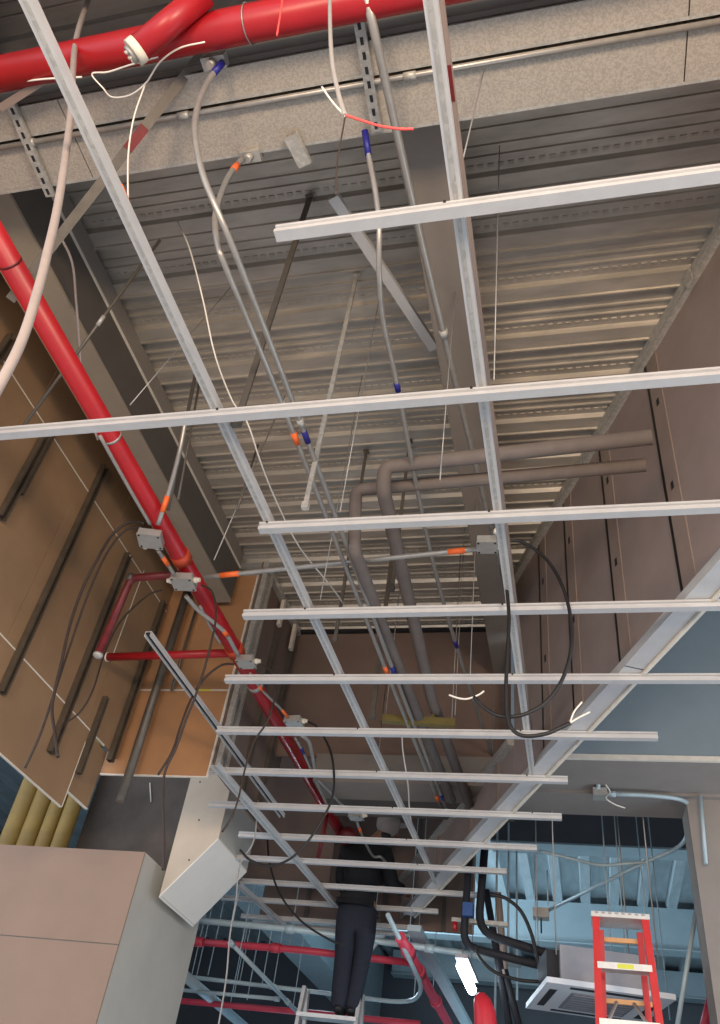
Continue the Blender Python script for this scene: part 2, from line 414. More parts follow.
# ============================================================ bulkhead, column and beams on the right and far side
bk = sroot('wall_bulkhead', (1.5, 5.7, 4.3))
yb = 5.64; zb = 4.3; y2 = Zp(600, 791, zb).y; y3 = Zp(600, 813, zb).y
MB().box((-0.43, yb, zb+0.03), (4.5, yb+0.1, ZD)).build('panel', 'bulkhead', bk)
MB().box((-0.43, yb-0.006, zb), (4.5, yb+0.02, zb+0.035)).build('bead', 'edge_white', bk)
MB().box((-0.43, yb+0.02, zb+0.002), (4.5, y2, zb+0.12)).build('soffit', 'column_grey', bk)
MB().box((-0.55, y2, zb-0.02), (4.5, y3, zb+0.12)).build('soffit', 'column_grey', bk)
xc = Yp(690, 860, y3-0.1).x
co = MB().box((xc, y2+0.05, 0), (4.0, y3+0.02, zb-0.02)).build('column', 'column_grey')
tag(co, 'broad grey plastered column at the right edge of the picture', 'column')

def ibeam(name, label, p0, p1, w, h, tf, tw, mf, mw):   # p0,p1 = centre of the underside
    p0 = Vector(p0); p1 = Vector(p1); t = thing(name, label, 'beam', (p0+p1)/2)
    MB().prism([(-w/2, 0), (w/2, 0), (w/2, tf), (-w/2, tf)], p0, p1).build('bottom_flange', mf, t)
    MB().prism([(-tw/2, tf), (tw/2, tf), (tw/2, h-tf), (-tw/2, h-tf)], p0, p1).build('web', mw, t)
    MB().prism([(-w/2, h-tf), (w/2, h-tf), (w/2, h), (-w/2, h)], p0, p1).build('top_flange', mf, t)
    return t
ibeam('steel_beam', 'grey steel beam running away down the middle under the corrugated deck', (-0.51, 1.48, ZB), (-0.51, 6.14, ZB), 0.21, ZD-ZB, 0.018, 0.02, 'beam_grey', 'beam_grey')
lb = thing('boxed_beam', 'boxed beam with beige underside running along the brown left wall', 'beam', (-2.74, 2, ZB))
MB().box((-2.9, -1, ZB), (-2.605, 5.04, ZB+0.02)).build('soffit_board', 'beam_beige', lb)
MB().box((-2.86, -1, ZB+0.02), (-2.61, 5.035, ZB+0.34)).build('side_casing', 'beam_dark', lb)
MB().box((-2.86, -1, ZB+0.35), (-2.605, 5.03, ZD)).build('upper_casing', 'beam_grey', lb)
MB().box((-2.85, -1, ZB+0.34), (-2.598, 5.03, ZB+0.352)).build('joint_trim', 'edge_white', lb)
# far beams
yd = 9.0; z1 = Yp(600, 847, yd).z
fb = thing('far_beam', 'deep beam with face darkened for shade, behind the grey bulkhead, above the lit far deck', 'beam', (1, yd, z1))
MB().box((-0.9, yd, z1+0.02), (5, yd+0.05, ZD)).build('face', 'far_dark', fb)  # dark colour stands in for shade on the beam face
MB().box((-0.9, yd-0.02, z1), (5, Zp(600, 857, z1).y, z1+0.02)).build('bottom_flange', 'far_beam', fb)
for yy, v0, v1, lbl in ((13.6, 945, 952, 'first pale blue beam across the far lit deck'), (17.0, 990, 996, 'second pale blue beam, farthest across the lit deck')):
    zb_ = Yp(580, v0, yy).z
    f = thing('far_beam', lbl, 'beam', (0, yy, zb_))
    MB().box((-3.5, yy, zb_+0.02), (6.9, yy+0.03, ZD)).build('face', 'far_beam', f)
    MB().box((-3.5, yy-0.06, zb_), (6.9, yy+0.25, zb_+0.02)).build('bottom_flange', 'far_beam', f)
# far beam running away at lower left
zq = 4.6
a = Zp(262, 905, zq); b = Zp(300, 928, zq); L0 = Zp(285, 952, zq); e = Zp(345, 990, zq)
fx1 = (b.x+e.x)/2; fx0 = fx1-0.55
f = thing('far_beam', 'pale grey deep beam running away below the ceiling grid left of the man', 'beam', (fx1, 10, zq))
MB().box((fx0, 8.8, zq), (fx1, 17.5, zq+0.02)).build('bottom_flange', 'far_beam', f)
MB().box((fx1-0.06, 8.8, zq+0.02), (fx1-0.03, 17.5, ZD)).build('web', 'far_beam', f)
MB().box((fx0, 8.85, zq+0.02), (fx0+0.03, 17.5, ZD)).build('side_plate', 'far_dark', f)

# ============================================================ ducts, struts, top pipes
for y0, y1, lbl in ((1.105, 1.222, 'spangled galvanized duct, the one next to the red pipe'), (1.268, 1.455, 'spangled galvanized duct, the one next to the corrugated deck')):
    d = thing('galvanized_duct', lbl, 'duct', (0, (y0+y1)/2, 5.1))
    for xa, xb in ((-3.4, -2.02), (-2.015, 0.545), (0.55, 1.28)):
        MB().box((xa, y0, 5.1), (xb, y1, 5.42)).build('duct_section', 'duct', d)
    MB().box((-3.4, y1, 5.1), (1.28, y1+0.012, 5.13)).build('flange', 'galv', d)
cpath = [Vector((-3.4, 1.254, 5.088)), Vector((1.28, 1.254, 5.088))]
t = tag(MB().tube(cpath, 0.013, 10).build('conduit', 'conduit'), 'thin steel conduit running in the gap between the two ducts', 'conduit')
for f in (0.25, 0.41, 0.62): ring_at(t, cpath, f, 0.017, 0.05, 'galv', 'coupling')
for u0, v0, u1, v1, lbl in ((10, 105, 50, 197, 'slotted steel strut under the ducts at the left edge'), (358, 18, 377, 132, 'slotted steel strut under the ducts beside the red cable tips')):
    a = Zp(u0, v0, 5.07); b = Zp(u1, v1, 5.07); d = (b-a).normalized()
    sroot_ = thing('slotted_strut', lbl, 'strut', (a+b)/2)
    MB().prism([(-0.021, 0), (0.021, 0), (0.021, 0.022), (0.017, 0.022), (0.017, 0.004), (-0.017, 0.004), (-0.017, 0.022), (-0.021, 0.022)], a, b).build('channel', 'galv', sroot_)
    n = 8
    for i in range(n):
        c = a+(b-a)*((i+0.5)/n); MB().obox(c+Vector((0, 0, -0.0005)), d*0.014, Vector((0.0065, 0, 0)), (0, 0, 0.001)).build('slot', 'slot_dark', sroot_)
# near beams above the red pipe
n1 = thing('near_beam', 'near beam with added dark shade panel behind the big red pipe, next to the ducts', 'beam', (0, 0.8, 5.3))
MB().box((-3.4, 0.62, 5.35), (1.5, 0.66, ZD)).build('web', 'beam_dark', n1)
MB().box((-3.4, 1.078, 5.112), (1.35, 1.1, 5.5)).build('shade_panel', 'beam_dark', n1)  # dark sheet added where the recess falls in shade
MB().box((-3.4, 0.40, 5.33), (1.5, 0.68, 5.35)).build('bottom_flange', 'beam_beige', n1)
# big red pipe
rp = [Vector((-3.4, 0.955, 5.05)), Vector((1.4, 0.945, 5.05))]
r = thing('red_pipe', 'thick red sprinkler main crossing the top of the picture', 'pipe', (-0.4, 0.95, 4.98))
MB().tube(rp, 0.068, 20).build('pipe', 'red', r)
a = Zp(137, 50, 4.86); b = Zp(205, -6, 5.06)
MB().tube([a, b], 0.05, 16).build('branch', 'red', r)
d = (a-b).normalized()
cap = MB().tube([a+d*-0.012, a+d*0.02], 0.052, 16).build('coupling', 'plastic_white', r)
MB().tube([a+d*0.02, a+d*0.035], 0.035, 14).build('plug', 'box_metal', cap)
for q in range(5):
    an = q*1.26; s1 = d.cross(Vector((0, 0, 1))).normalized(); s2_ = d.cross(s1)
    cc = a+d*0.035+(s1*math.cos(an)+s2_*math.sin(an))*0.02
    MB().tube([cc, cc+d*0.008], 0.006, 6).build('lug', 'plastic_white', cap)
hc = Zp(248, 20, 5.05); hx = hc.x
MB().tube([Vector((hx+0.004*math.sin(t_), 0.95+0.071*math.cos(t_), 5.05+0.071*math.sin(t_))) for t_ in [i*math.pi/10-math.pi for i in range(21)]], 0.003, 6).build('hanger_ring', 'wire', r)
MB().tube([(hx, 0.95, 5.12), (hx, 0.95, ZD)], 0.005, 6).build('hanger_rod', 'wire', r)

# ============================================================ red pipe along the left wall
ZR = 4.4
pts = [Zp(u, v, ZR) for u, v in ((0, 245), (185, 560))]
px_ = sum(Zp(u, v, ZR).x for u, v in ((0, 245), (60, 348), (120, 450), (185, 560), (255, 690)))/5
r = thing('red_pipe', 'long red sprinkler pipe running away beside the brown left wall', 'pipe', (px_, 4, ZR))
MB().tube([(px_, 0.6, ZR), (px_, 8.4, ZR)], 0.05, 18).build('pipe', 'red', r)
for u, v, m, rr, ln in ((112, 437, 'galv', 0.0515, 0.014), (8, 262, 'red_dark', 0.0515, 0.01), (178, 557, 'orange_paint', 0.058, 0.07), (228, 650, 'orange_paint', 0.06, 0.08), (242, 685, 'galv', 0.053, 0.04), (318, 803, 'orange_paint', 0.06, 0.1)):
    y = Zp(u, v, ZR).y; MB().tube([(px_, y-ln/2, ZR), (px_, y+ln/2, ZR)], rr, 18).build('coupling', m, r)
for pth, m, rr in (([Vector((px_, Zp(228, 653, ZR).y, ZR-0.0)), Zp(108, 657, ZR)], 'red', 0.028),
                   ([Vector((px_, Zp(182, 574, ZR).y, ZR)), Zp(131, 578, ZR), Yp(98, 655, Zp(131, 578, ZR).y+0.1)], 'red_dark', 0.024),
                   ([Vector((px_, Zp(322, 810, ZR).y, ZR)), Vector((px_-0.02, Zp(322, 810, ZR).y, 3.98))], 'red_dark', 0.02)):
    MB().tube(fillet(pth, 0.05), rr, 12).build('branch', m, r)
c = Zp(131, 578, ZR); MB().ball(c, 0.032).build('elbow', 'galv_dark', r)
e = Yp(98, 655, Zp(131, 578, ZR).y+0.1); MB().ball(e, 0.03, 0.03, 0.02).build('sprinkler_head', 'galv', r)
e2 = Zp(108, 657, ZR); MB().tube([e2, e2+Vector((-0.012, 0, 0))], 0.032, 12).build('end_cap', 'plastic_white', r)

# ============================================================ ceiling grid
TPROF = [(-0.019, 0), (0.019, 0), (0.019, 0.040), (-0.019, 0.040), (-0.019, 0.030), (-0.009, 0.027), (-0.009, 0.019), (-0.019, 0.016)]
rows = [((276, 240), (760, 181), 'first and nearest crosswise channel of the ceiling grid, overhead at the top'),
        ((-40, 445), (770, 377), 'second crosswise grid channel, reaching the left edge of the picture'),
        ((260, 534), (780, 511), 'third crosswise grid channel, just above the conduit that spans to the square box'),
        ((244, 620), (780, 610), 'fourth crosswise grid channel, crossing the big black cable loop'),
        ((226, 684), (800, 684), 'fifth crosswise grid channel, meeting the slanted edge channel at right'),
        ((218, 735), (658, 741), 'sixth crosswise grid channel, just below the brass coloured hanger bar'),
        ((210, 775), (568, 784), 'seventh crosswise grid channel, at the end of the right runner'),
        ((210, 808), (562, 821), 'eighth crosswise grid channel, above the red pipe end'),
        ((240, 839), (537, 851), 'ninth crosswise grid channel, above the cap of the man'),
        ((236, 860), (507, 876), 'tenth crosswise grid channel, across the shoulders of the man'),
        ((236, 884), (480, 898), 'eleventh crosswise grid channel, across the back of the man'),
        ((222, 901), (438, 914), 'twelfth crosswise grid channel, behind the waist of the man'),
        ((243, 920), (420, 930), 'thirteenth crosswise grid channel, second farthest of all'),
        ((254, 927), (414, 936), 'fourteenth crosswise grid channel, farthest of all')]
mainx = []
for i, (a, b, lbl) in enumerate(rows):
    A = Zp(*a, ZG); B = Zp(*b, ZG); y = (A.y+B.y)/2 - 0.019
    if i < 5: B.x = A.x + (B.x-A.x)
    t = thing('ceiling_channel', lbl, 'channel', ((A.x+B.x)/2, y, ZG))
    MB().prism(TPROF, (B.x, y, ZG), (A.x, y, ZG)).build('channel', 'tee', t)
    for xx in (-1.275, -0.29):
        if A.x < xx < B.x and i < 10:
            MB().tube([(xx, y-0.013, ZG+0.036), (xx, y-0.024, ZG+0.036)], 0.005, 8).build('screw', 'slot_dark', t)
def runner(label, p0, p1, w=0.042, h=0.034, m='tee', name='ceiling_runner', lip=True, group=None):
    t = thing(name, label, 'channel', (Vector(p0)+Vector(p1))/2, group)
    MB().prism([(-w/2, 0), (w/2, 0), (w/2, h), (w/2-0.004, h), (w/2-0.004, 0.004), (-w/2+0.004, 0.004), (-w/2+0.004, h), (-w/2, h)], p0, p1).build('channel', m, t)
    if lip: 
        d = (Vector(p1)-Vector(p0)).normalized(); s_ = d.cross(Vector((0, 0, 1)))
        MB().bar(Vector(p0)+s_*0.0+Vector((0, 0, -0.001)), Vector(p1)+Vector((0, 0, -0.001)), w*0.35, 0.003).build('groove', 'galv', t)
    return t
ax = [Zp(u+8, v, ZG+0.041).x for u, v in ((15, 0), (136, 256), (216, 422), (255, 512), (335, 677), (380, 775))]
AX = sum(ax)/len(ax)
runner('long galvanized runner of the ceiling grid, the left of the two', Zp(20, -10, ZG+0.041), Zp(436, 884, ZG+0.041), 0.036)
bx = [Zp(u+6, v, ZG+0.041).x for u, v in ((420, 0), (456, 217), (479, 381), (490, 512), (504, 605), (519, 730))]
BX = sum(bx)/len(bx)
runner('long galvanized runner of the ceiling grid, the right of the two', (BX, 0.4, ZG+0.041), (BX, Zp(528, 778, ZG+0.041).y, ZG+0.041), 0.036)
a = Zp(440, 40, 4.12); b = Zp(503, 505, 4.12)
st = thing('steel_stud', 'tan stud just above the right runner, with a red paint mark', 'stud', (a+b)/2)
xm = (a.x+b.x)/2
MB().prism([(-0.016, 0), (0.016, 0), (0.016, 0.05), (0.012, 0.05), (0.012, 0.004), (-0.016, 0.004)], (xm, 0.45, 4.1), (xm, 5.0, 4.1)).build('stud', 'stud_brown', st)
yq = Zp(448, 84, 4.1).y; MB().box((xm-0.0165, yq-0.05, 4.0985), (xm+0.0165, yq+0.05, 4.1)).build('paint_mark', 'red_dark', st)
# slanted edge channel under the right wall
ZE = ZG+0.042
p0 = wpt(-1.2, 0.0, ZE)
s_end = Zp(398, 918, ZG).dot(WT)
p1 = wpt(s_end, 0.0, ZE)
t = thing('edge_channel', 'slanted pale edge channel carrying the brown right wall', 'channel', (p0+p1)/2)
MB().prism([(-0.05, 0), (0.05, 0), (0.05, 0.05), (0.046, 0.05), (0.046, 0.004), (-0.046, 0.004), (-0.046, 0.05), (-0.05, 0.05)], p0, p1).build('channel', 'tee', t)
MB().bar(p0+WN*0.062+Vector((0, 0, 0.0)), p1+WN*0.062, 0.016, 0.03).build('lip', 'edge_white', t)
for q in (0.9, 2.1, 3.4): 
    c = wpt(q, 0.0, ZE-0.0005); MB().obox(c, WT*0.003, WN*0.05, (0, 0, 0.0008)).build('joint', 'slot_dark', t)
# left edge channels and loose pieces
runner('pale edge channel at the far left of the grid, beside the white hanging box', Zp(214, 766, ZG-0.02), Zp(336, 908, ZG-0.02), 0.06, 0.03)
runner('short pale edge channel below the white hanging box', Zp(237, 885, ZG-0.03), Zp(285, 928, ZG-0.03), 0.06, 0.03)
a = Zp(147, 636, 4.05); b = Zp(282, 818, 3.97)
t = thing('loose_channel', 'loose dark steel channel slanting in front of the orange board', 'channel', (a+b)/2)
MB().prism([(-0.02, 0), (-0.016, 0), (-0.016, 0.03), (0.016, 0.03), (0.016, 0), (0.02, 0), (0.02, 0.034), (-0.02, 0.034)], a, b).build('channel', 'tee', t)
MB().bar(a+Vector((0, 0, 0.02)), b+Vector((0, 0, 0.02)), 0.03, 0.006).build('inside', 'slot_dark', t)

# ============================================================ conduits over the grid
def conduit(label, pts, r=0.012, m='conduit', bands=(), name='conduit', cat='conduit', raw=False, couple=()):
    t = thing(name, label, cat, pts[0])
    path = pts if raw else smooth(pts)
    MB().tube(path, r, 10).build('tube', m, t)
    for f, mm, ln in bands: ring_at(t, path, f if not isinstance(f, tuple) else frac_at(path, *f), r*1.15, ln, mm, 'tape')
    for f in couple: ring_at(t, path, f, r*1.3, 0.045, 'galv', 'coupling')
    return t
def mixed(*p): return [Zp(u, v, z) for u, v, z in p]
conduit('curved conduit with blue tape, the right of the pair on the left', mixed((223, 62, 5.06), (209, 80, 4.95), (198, 105, 4.78), (195, 135, 4.6), (203, 175, 4.42), (218, 212, 4.3), (236, 255, 4.25), (271, 345, 4.25), (306, 437, 4.25), (393, 670, 4.25), (449, 815, 4.25)), 0.0125,
        bands=(((218, 70), 'blue', 0.07), ((305, 437), 'blue', 0.07), ((396, 669), 'blue', 0.09), ((443, 797), 'blue', 0.1)), couple=(0.3,))
conduit('curved conduit with orange tape, the left of the pair on the left', mixed((243, 158, 5.06), (229, 176, 4.85), (219, 200, 4.6), (215, 222, 4.42), (218, 245, 4.3), (226, 268, 4.25), (258, 345, 4.25), (295, 437, 4.25), (386, 670, 4.25), (440, 805, 4.25)), 0.0125,
        bands=(((235, 168), 'orange', 0.06), ((294, 438), 'orange', 0.07), ((386, 670), 'orange', 0.09), ((438, 798), 'orange', 0.1)), couple=(0.27,))
conduit('bent conduit with blue tape left of the middle beam', mixed((365, 132, 5.08), (369, 158, 5.0), (375, 190, 4.86), (379, 225, 4.72), (379, 270, 4.62), (383, 320, 4.6), (398, 390, 4.6), (440, 590, 4.6), (497, 772, 4.6)), 0.0125,
        bands=(((367, 144), 'blue', 0.12), ((396, 388), 'blue', 0.05), ((458, 643), 'blue', 0.08)))
conduit('straight grey conduit crossing under the middle beam', mixed((364, -14, 5.0), (435, 298, 5.0), (507, 590, 5.0)), 0.018, couple=(0.42,))
# connector boxes at the ducts
for u, v, z, lbl, sz in ((213, 62, 5.06, 'small galvanized box at the near duct where the blue-taped conduit starts', 0.05), (250, 156, 5.08, 'small galvanized box at the far duct where the orange-taped conduit starts', 0.045)):
    c = Zp(u, v, z); b = thing('outlet_box', lbl, 'box', c)
    MB().box((c.x-sz, c.y-0.02, c.z-0.0), (c.x+sz, c.y+0.03, c.z+0.05)).build('body', 'box_metal', b)
    MB().tube([c+Vector((0, 0, 0.0)), c+Vector((-0.01, 0, -0.03))], 0.018, 10).build('connector', 'galv', b)
c0 = Zp(290, 140, 5.05); c1 = Zp(305, 166, 5.05)
t = tag(MB().prism([(-0.03, 0), (0.03, 0), (0.03, 0.03), (0.025, 0.03), (0.025, 0.005), (0.004, 0.005), (0.004, 0.02), (-0.004, 0.02), (-0.004, 0.005), (-0.025, 0.005), (-0.025, 0.03), (-0.03, 0.03)], Vector((c0.x, 1.40, 5.06)), c1).build('channel_offcut', 'galv'), 'short galvanized channel end sticking out from under the far duct', 'channel')
# flat brace to the middle beam
a = Zp(333, 198, 5.35); b = Zp(434, 350, 5.45)
t = thing('steel_brace', 'light galvanized brace slanting up to the middle beam', 'brace', (a+b)/2)
MB().prism([(-0.028, 0), (0.028, 0), (0.028, 0.03), (0.023, 0.03), (0.023, 0.005), (-0.023, 0.005), (-0.023, 0.03), (-0.028, 0.03)], a, b).build('channel', 'tee', t)
# angle brace at upper left with red paint
a = Zp(10, 300, 4.35); b = Zp(208, 46, 5.2)
t = thing('steel_brace', 'dark grey steel angle with a red paint patch slanting across the upper left', 'brace', (a+b)/2)
MB().prism([(-0.02, 0), (0.02, 0), (0.02, 0.004), (-0.016, 0.004), (-0.016, 0.03), (-0.02, 0.03)], a, b).build('angle', 'galv_dark', t)
q = along([a, b], 0.64); MB().bar(q[0]-q[1]*0.06-Vector((0, 0, 0.001)), q[0]+q[1]*0.06-Vector((0, 0, 0.001)), 0.041, 0.003).build('paint_patch', 'red_dark', t)

# conduit between boxes, across
a = Zp(205, 577, 4.3); b = Zp(478, 549, 4.3)
conduit('straight conduit with orange tape spanning to the square box by the black loop', [a, (a+b)/2+Vector((0, 0, 0.0)), b], 0.014, bands=((0.1, 'orange', 0.12), (0.93, 'orange', 0.09)))
# junction boxes
def jbox(label, u, v, z, s=0.07, tilt=0.0, glands=((1, 0),), lidm='box_metal'):
    c = Zp(u, v, z); t = thing('junction_box', label, 'junction box', c)
    ca, sa = math.cos(tilt), math.sin(tilt); ax_ = Vector((ca, sa, 0)); ay_ = Vector((-sa, ca, 0))
    MB().obox(c+Vector((0, 0, 0.02)), ax_*s, ay_*s*0.9, (0, 0, 0.02)).build('body', lidm, t)
    lid = MB().obox(c+Vector((0, 0, -0.003)), ax_*s*1.06, ay_*s*0.96, (0, 0, 0.003)).build('lid', lidm, t)
    for i, j in ((1, 1), (-1, -1), (1, -1), (-1, 1)):
        p = c+ax_*s*0.85*i+ay_*s*0.75*j; MB().tube([p+Vector((0, 0, -0.006)), p+Vector((0, 0, -0.009))], 0.006, 6).build('screw', 'slot_dark', lid)
    for gx, gy in glands:
        d = (ax_*gx+ay_*gy).normalized(); p = c+ax_*gx*s+ay_*gy*s*0.9+Vector((0, 0, 0.02))
        g = MB(); g.tube([p, p+d*0.022], 0.018, 8); g.tube([p+d*0.022, p+d*0.04], 0.013, 8); g.build('cable_gland', 'plastic_white', t)
    return c
jA = jbox('grey junction box beside the red pipe, topmost of its row', 150, 541, 4.28, 0.062, 0.25, ((-0.5, 1), (0.3, 1)))
jB = jbox('grey junction box under the red pipe where the spanning conduit starts', 183, 584, 4.28, 0.062, 0.1, ((1, -0.2), (-1, 0)))
jC = jbox('pale junction box on the red pipe above the fifth grid channel', 246, 664, 4.28, 0.055, 0.0, ((1, 0),))
jD = jbox('pale junction box below the red pipe above the sixth grid channel', 294, 724, 4.25, 0.058, -0.1, ((1, 0),))
jE = jbox('small pale junction box on a thin conduit above the cap of the man', 356, 818, 4.22, 0.055, -0.1, ((1, 0),))
jF = jbox('square pale junction box beside the right runner, feeding the black loop', 487, 547, 4.25, 0.048, 0.05, ((1, 0.4), (1, -2.0)))
def zc(label, z, pts, r, m, cat='cable', name='cable', bands=()):
    return conduit(label, [Zp(u, v, zz) if True else None for u, v, zz in [(p[0], p[1], p[2] if len(p) > 2 else z) for p in pts]], r, m, bands, name, cat)
zc('short orange-taped conduit rising from the topmost junction box', 4.3, ((158, 525, 4.3), (170, 488, 4.45), (180, 450, 4.6), (186, 418, 4.75)), 0.013, 'conduit', 'conduit', 'conduit', ((0.2, 'orange', 0.09),))
zc('short orange-taped conduit joining the two upper junction boxes', 4.29, ((158, 550), (166, 562), (174, 574)), 0.012, 'conduit', 'conduit', 'conduit', ((0.45, 'orange', 0.07),))
zc('thin grey cable running beside the red pipe above the topmost box', 4.33, ((100, 436), (120, 472), (137, 502), (150, 524)), 0.009, 'grey_cable')
zc('grey flexible conduit looping from box to box beside the red pipe', 4.29, ((186, 596), (198, 610), (213, 622), (226, 634), (238, 655)), 0.013, 'grey_cable', 'flexible conduit', 'flexible_conduit', ((0.62, 'orange', 0.05),))
zc('straight grey cable just left of the red pipe between two boxes', 4.3, ((200, 606), (210, 626), (220, 643)), 0.008, 'grey_cable')
zc('thin conduit with orange tape running on to the pale lower box', 4.27, ((250, 673), (262, 690), (280, 708), (290, 720)), 0.009, 'conduit', 'conduit', 'conduit', ((0.3, 'orange', 0.05), (0.85, 'orange', 0.1)))
zc('thin conduit with blue tape beside the red pipe below the sixth channel', 4.25, ((295, 738), (302, 750), (318, 785), (330, 812)), 0.010, 'conduit', 'conduit', 'conduit', ((0.15, 'blue', 0.09),))
zc('grey corrugated hose curving beside the red pipe', 4.25, ((301, 735), (309, 742), (313, 760), (316, 778)), 0.014, 'grey_cable', 'hose', 'flexible_hose')
zc('thin conduit leading on to the small box above the man', 4.25, ((318, 780), (328, 790), (340, 803), (352, 814)), 0.010, 'conduit', 'conduit', 'conduit')
zc('thin conduit bending in front of the back of the man', 4.22, ((357, 822, 4.22), (364, 840, 4.22), (373, 856, 4.22), (381, 857, 4.22), (388, 866, 4.22)), 0.012, 'conduit', 'conduit', 'conduit', ((0.15, 'orange', 0.1),))
zc('pale cable hanging from the first gap near the deck, left of the pair of conduits', 4.7, ((178, 222, 5.6), (190, 250, 5.2), (203, 300, 4.9), (215, 355, 4.7), (232, 400, 4.6), (247, 422, 4.5), (262, 466, 4.4), (278, 505, 4.4), (300, 548, 4.4), (330, 585, 4.4), (343, 603, 4.4)), 0.004, 'white_wire')
zc('pale wire hanging below the brass coloured hanger bar', 4.1, ((402, 735, 4.3), (403, 752, 4.25), (408, 785, 4.15), (410, 815, 4.1), (416, 838, 4.0)), 0.005, 'white_wire', 'wire', 'loose_wire')

# ============================================================ insulated pipes
def tubeobj(label, pts, r, m, fil, name, cat):
    t = thing(name, label, cat, pts[0]); MB().tube(fillet(pts, fil, 6), r, 16).build('tube', m, t); return t
U1a, U1b = Zp(652, 437, 4.62), Zp(385, 467, 4.62)
U2a, U2b = Zp(646, 465, 4.62), Zp(356, 490, 4.62)
t = tubeobj('grey-brown insulated pipe, the upper one turning at the elbow', [U1a, U1b, U1b+Vector((0.0, 0.02, -0.14)), Zp(432, 700, 4.36), Zp(472, 812, 4.25)], 0.038, 'insul', 0.05, 'insulated_pipe', 'pipe')
for q, f in ((0, 0.02), (1, 0.2)): pass
t = tubeobj('grey-brown insulated pipe, the lower one with the long drop', [U2a, U2b, Yp(354, 550, U2b.y+0.03), Zp(388, 640, 4.33), Zp(452, 800, 4.22)], 0.034, 'insul', 0.05, 'insulated_pipe', 'pipe')
hb0, hb1 = Zp(382, 722, 4.24), Zp(455, 727, 4.24)
t = thing('trapeze_hanger', 'brass coloured hanger bar under the insulated pipes', 'hanger', (hb0+hb1)/2)
MB().prism([(-0.025, 0), (0.025, 0), (0.025, 0.05), (0.02, 0.05), (0.02, 0.012), (-0.02, 0.012), (-0.02, 0.05), (-0.025, 0.05)], hb0, hb1).build('bar', 'brass', t)
for f in (0.04, 0.95):
    p = hb0+(hb1-hb0)*f; MB().tube([p, Vector((p.x, p.y, ZD))], 0.004, 6).build('rod', 'wire', t)
p = hb0+(hb1-hb0)*0.7; MB().bar(p+Vector((0, 0, 0.05)), p+Vector((0, 0, 0.14)), 0.03, 0.02, up=(1, 0, 0)).build('clamp', 'brass', t)
# ============================================================ hangers
def strap(label, u, v, z0, w, m='galv_dark', z1=ZD, kind='strap'):
    p = Zp(u, v, z0); t = thing('ceiling_hanger', label, 'hanger', p)
    MB().bar(p, Vector((p.x, p.y, z1)), w, 0.012, up=(0, 1, 0)).build('strap', m, t)
    MB().box((p.x-0.02, p.y-0.02, z1-0.012), (p.x+0.02, p.y+0.02, z1)).build('foot_plate', m, t)
    MB().box((p.x-w*0.7, p.y-0.012, z0-0.004), (p.x+w*0.7, p.y+0.012, z0+0.03)).build('clip', m, t)
strap('dark flat hanger strap crossing behind the pair of conduits', 236, 425, ZG+0.06, 0.028)
strap('pale flat hanger strap right of the pair of conduits', 305, 508, ZG+0.06, 0.022, 'galv')
strap('dark hanger strap above the short pipe stub at the board', 335, 640, 4.2, 0.02)
strap('dark hanger rod holding the upper insulated pipe', 392, 590, 4.5, 0.02)
strap('grey hanger strap in front of the brown back wall', 372, 718, 4.1, 0.03, 'galv_dark')
def hwire(label, u, v, z0, r=0.003, z1=ZD, lean=(0, 0), m='wire'):
    p = Zp(u, v, z0); return tag(MB().tube([p, Vector((p.x+lean[0], p.y+lean[1], z1))], r, 6).build('hanger_wire', m), label, 'wire')
hwire('hanger wire left of the middle beam near the insulated elbow', 440, 480, ZG+0.05)
hwire('hanger wire right of the right runner above the second channel', 494, 380, ZG+0.05)
hwire('hanger wire rising beside the red paint mark on the stud', 452, 205, ZG+0.05, lean=(0.1, 0.1))
hwire('hanger wire between the two grid runners above the third channel', 340, 512, ZG+0.05)
hwire('hanger wire at the left end of the second channel by the boxed beam', 130, 405, 4.5, lean=(0.15, 0.2))
hwire('hanger wire in front of the boxed beam end', 214, 560, 4.3, 0.004, lean=(0.1, 0.1))
hwire('thin hanger wire over the fifth channel by the blue-taped conduit', 470, 680, ZG+0.05)
hwire('thin hanger wire above the dangling wire tips', 455, 715, ZG+0.3)
hwire('thin hanger wire beside the left runner above the fourth channel', 320, 600, ZG+0.1)
a = Zp(22, 428, 4.3); b = Zp(160, 240, 5.35)
t = thing('threaded_rod', 'long thin dark rod slanting over the red pipe at left', 'rod', a)
MB().tube([a, b], 0.008, 8).build('rod', 'galv_dark', t); ring_at(t, [a, b], 0.55, 0.011, 0.06, 'galv', 'nut')
for (u0, v0, z0, u1, v1, z1, r, lbl) in ((168, 510, 4.4, 196, 372, 5.2, 0.011, 'short dark pole behind the left runner'), (178, 500, 4.4, 200, 380, 5.2, 0.007, 'thin dark rod next to the short dark pole'),
                                        (237, 510, 4.6, 258, 445, 5.2, 0.007, 'thin dark rod behind the pale dangling cable')):
    a = Zp(u0, v0, z0); b = Zp(u1, v1, z1); tag(MB().tube([a, b], r, 8).build('steel_rod', 'galv_dark'), lbl, 'rod')
a = Yp(196, 560, YC-0.12); b = Yp(122, 802, YC-0.12)
t = tag(MB().tube([Vector(((a.x+b.x)/2, YC-0.12, b.z)), Vector(((a.x+b.x)/2, YC-0.12, a.z))], 0.032, 12).build('steel_pole', 'galv_dark'), 'dark upright pole standing in front of the orange board', 'pole')
a = Yp(222, 530, YC-0.05); b = Yp(168, 690, YC-0.05)
tag(MB().tube([Vector((b.x+0.03, YC-0.05, b.z)), Vector((b.x+0.03, YC-0.05, 5.28))], 0.012, 8).build('steel_pole', 'galv_dark'), 'thin dark upright rod in front of the orange board', 'pole')

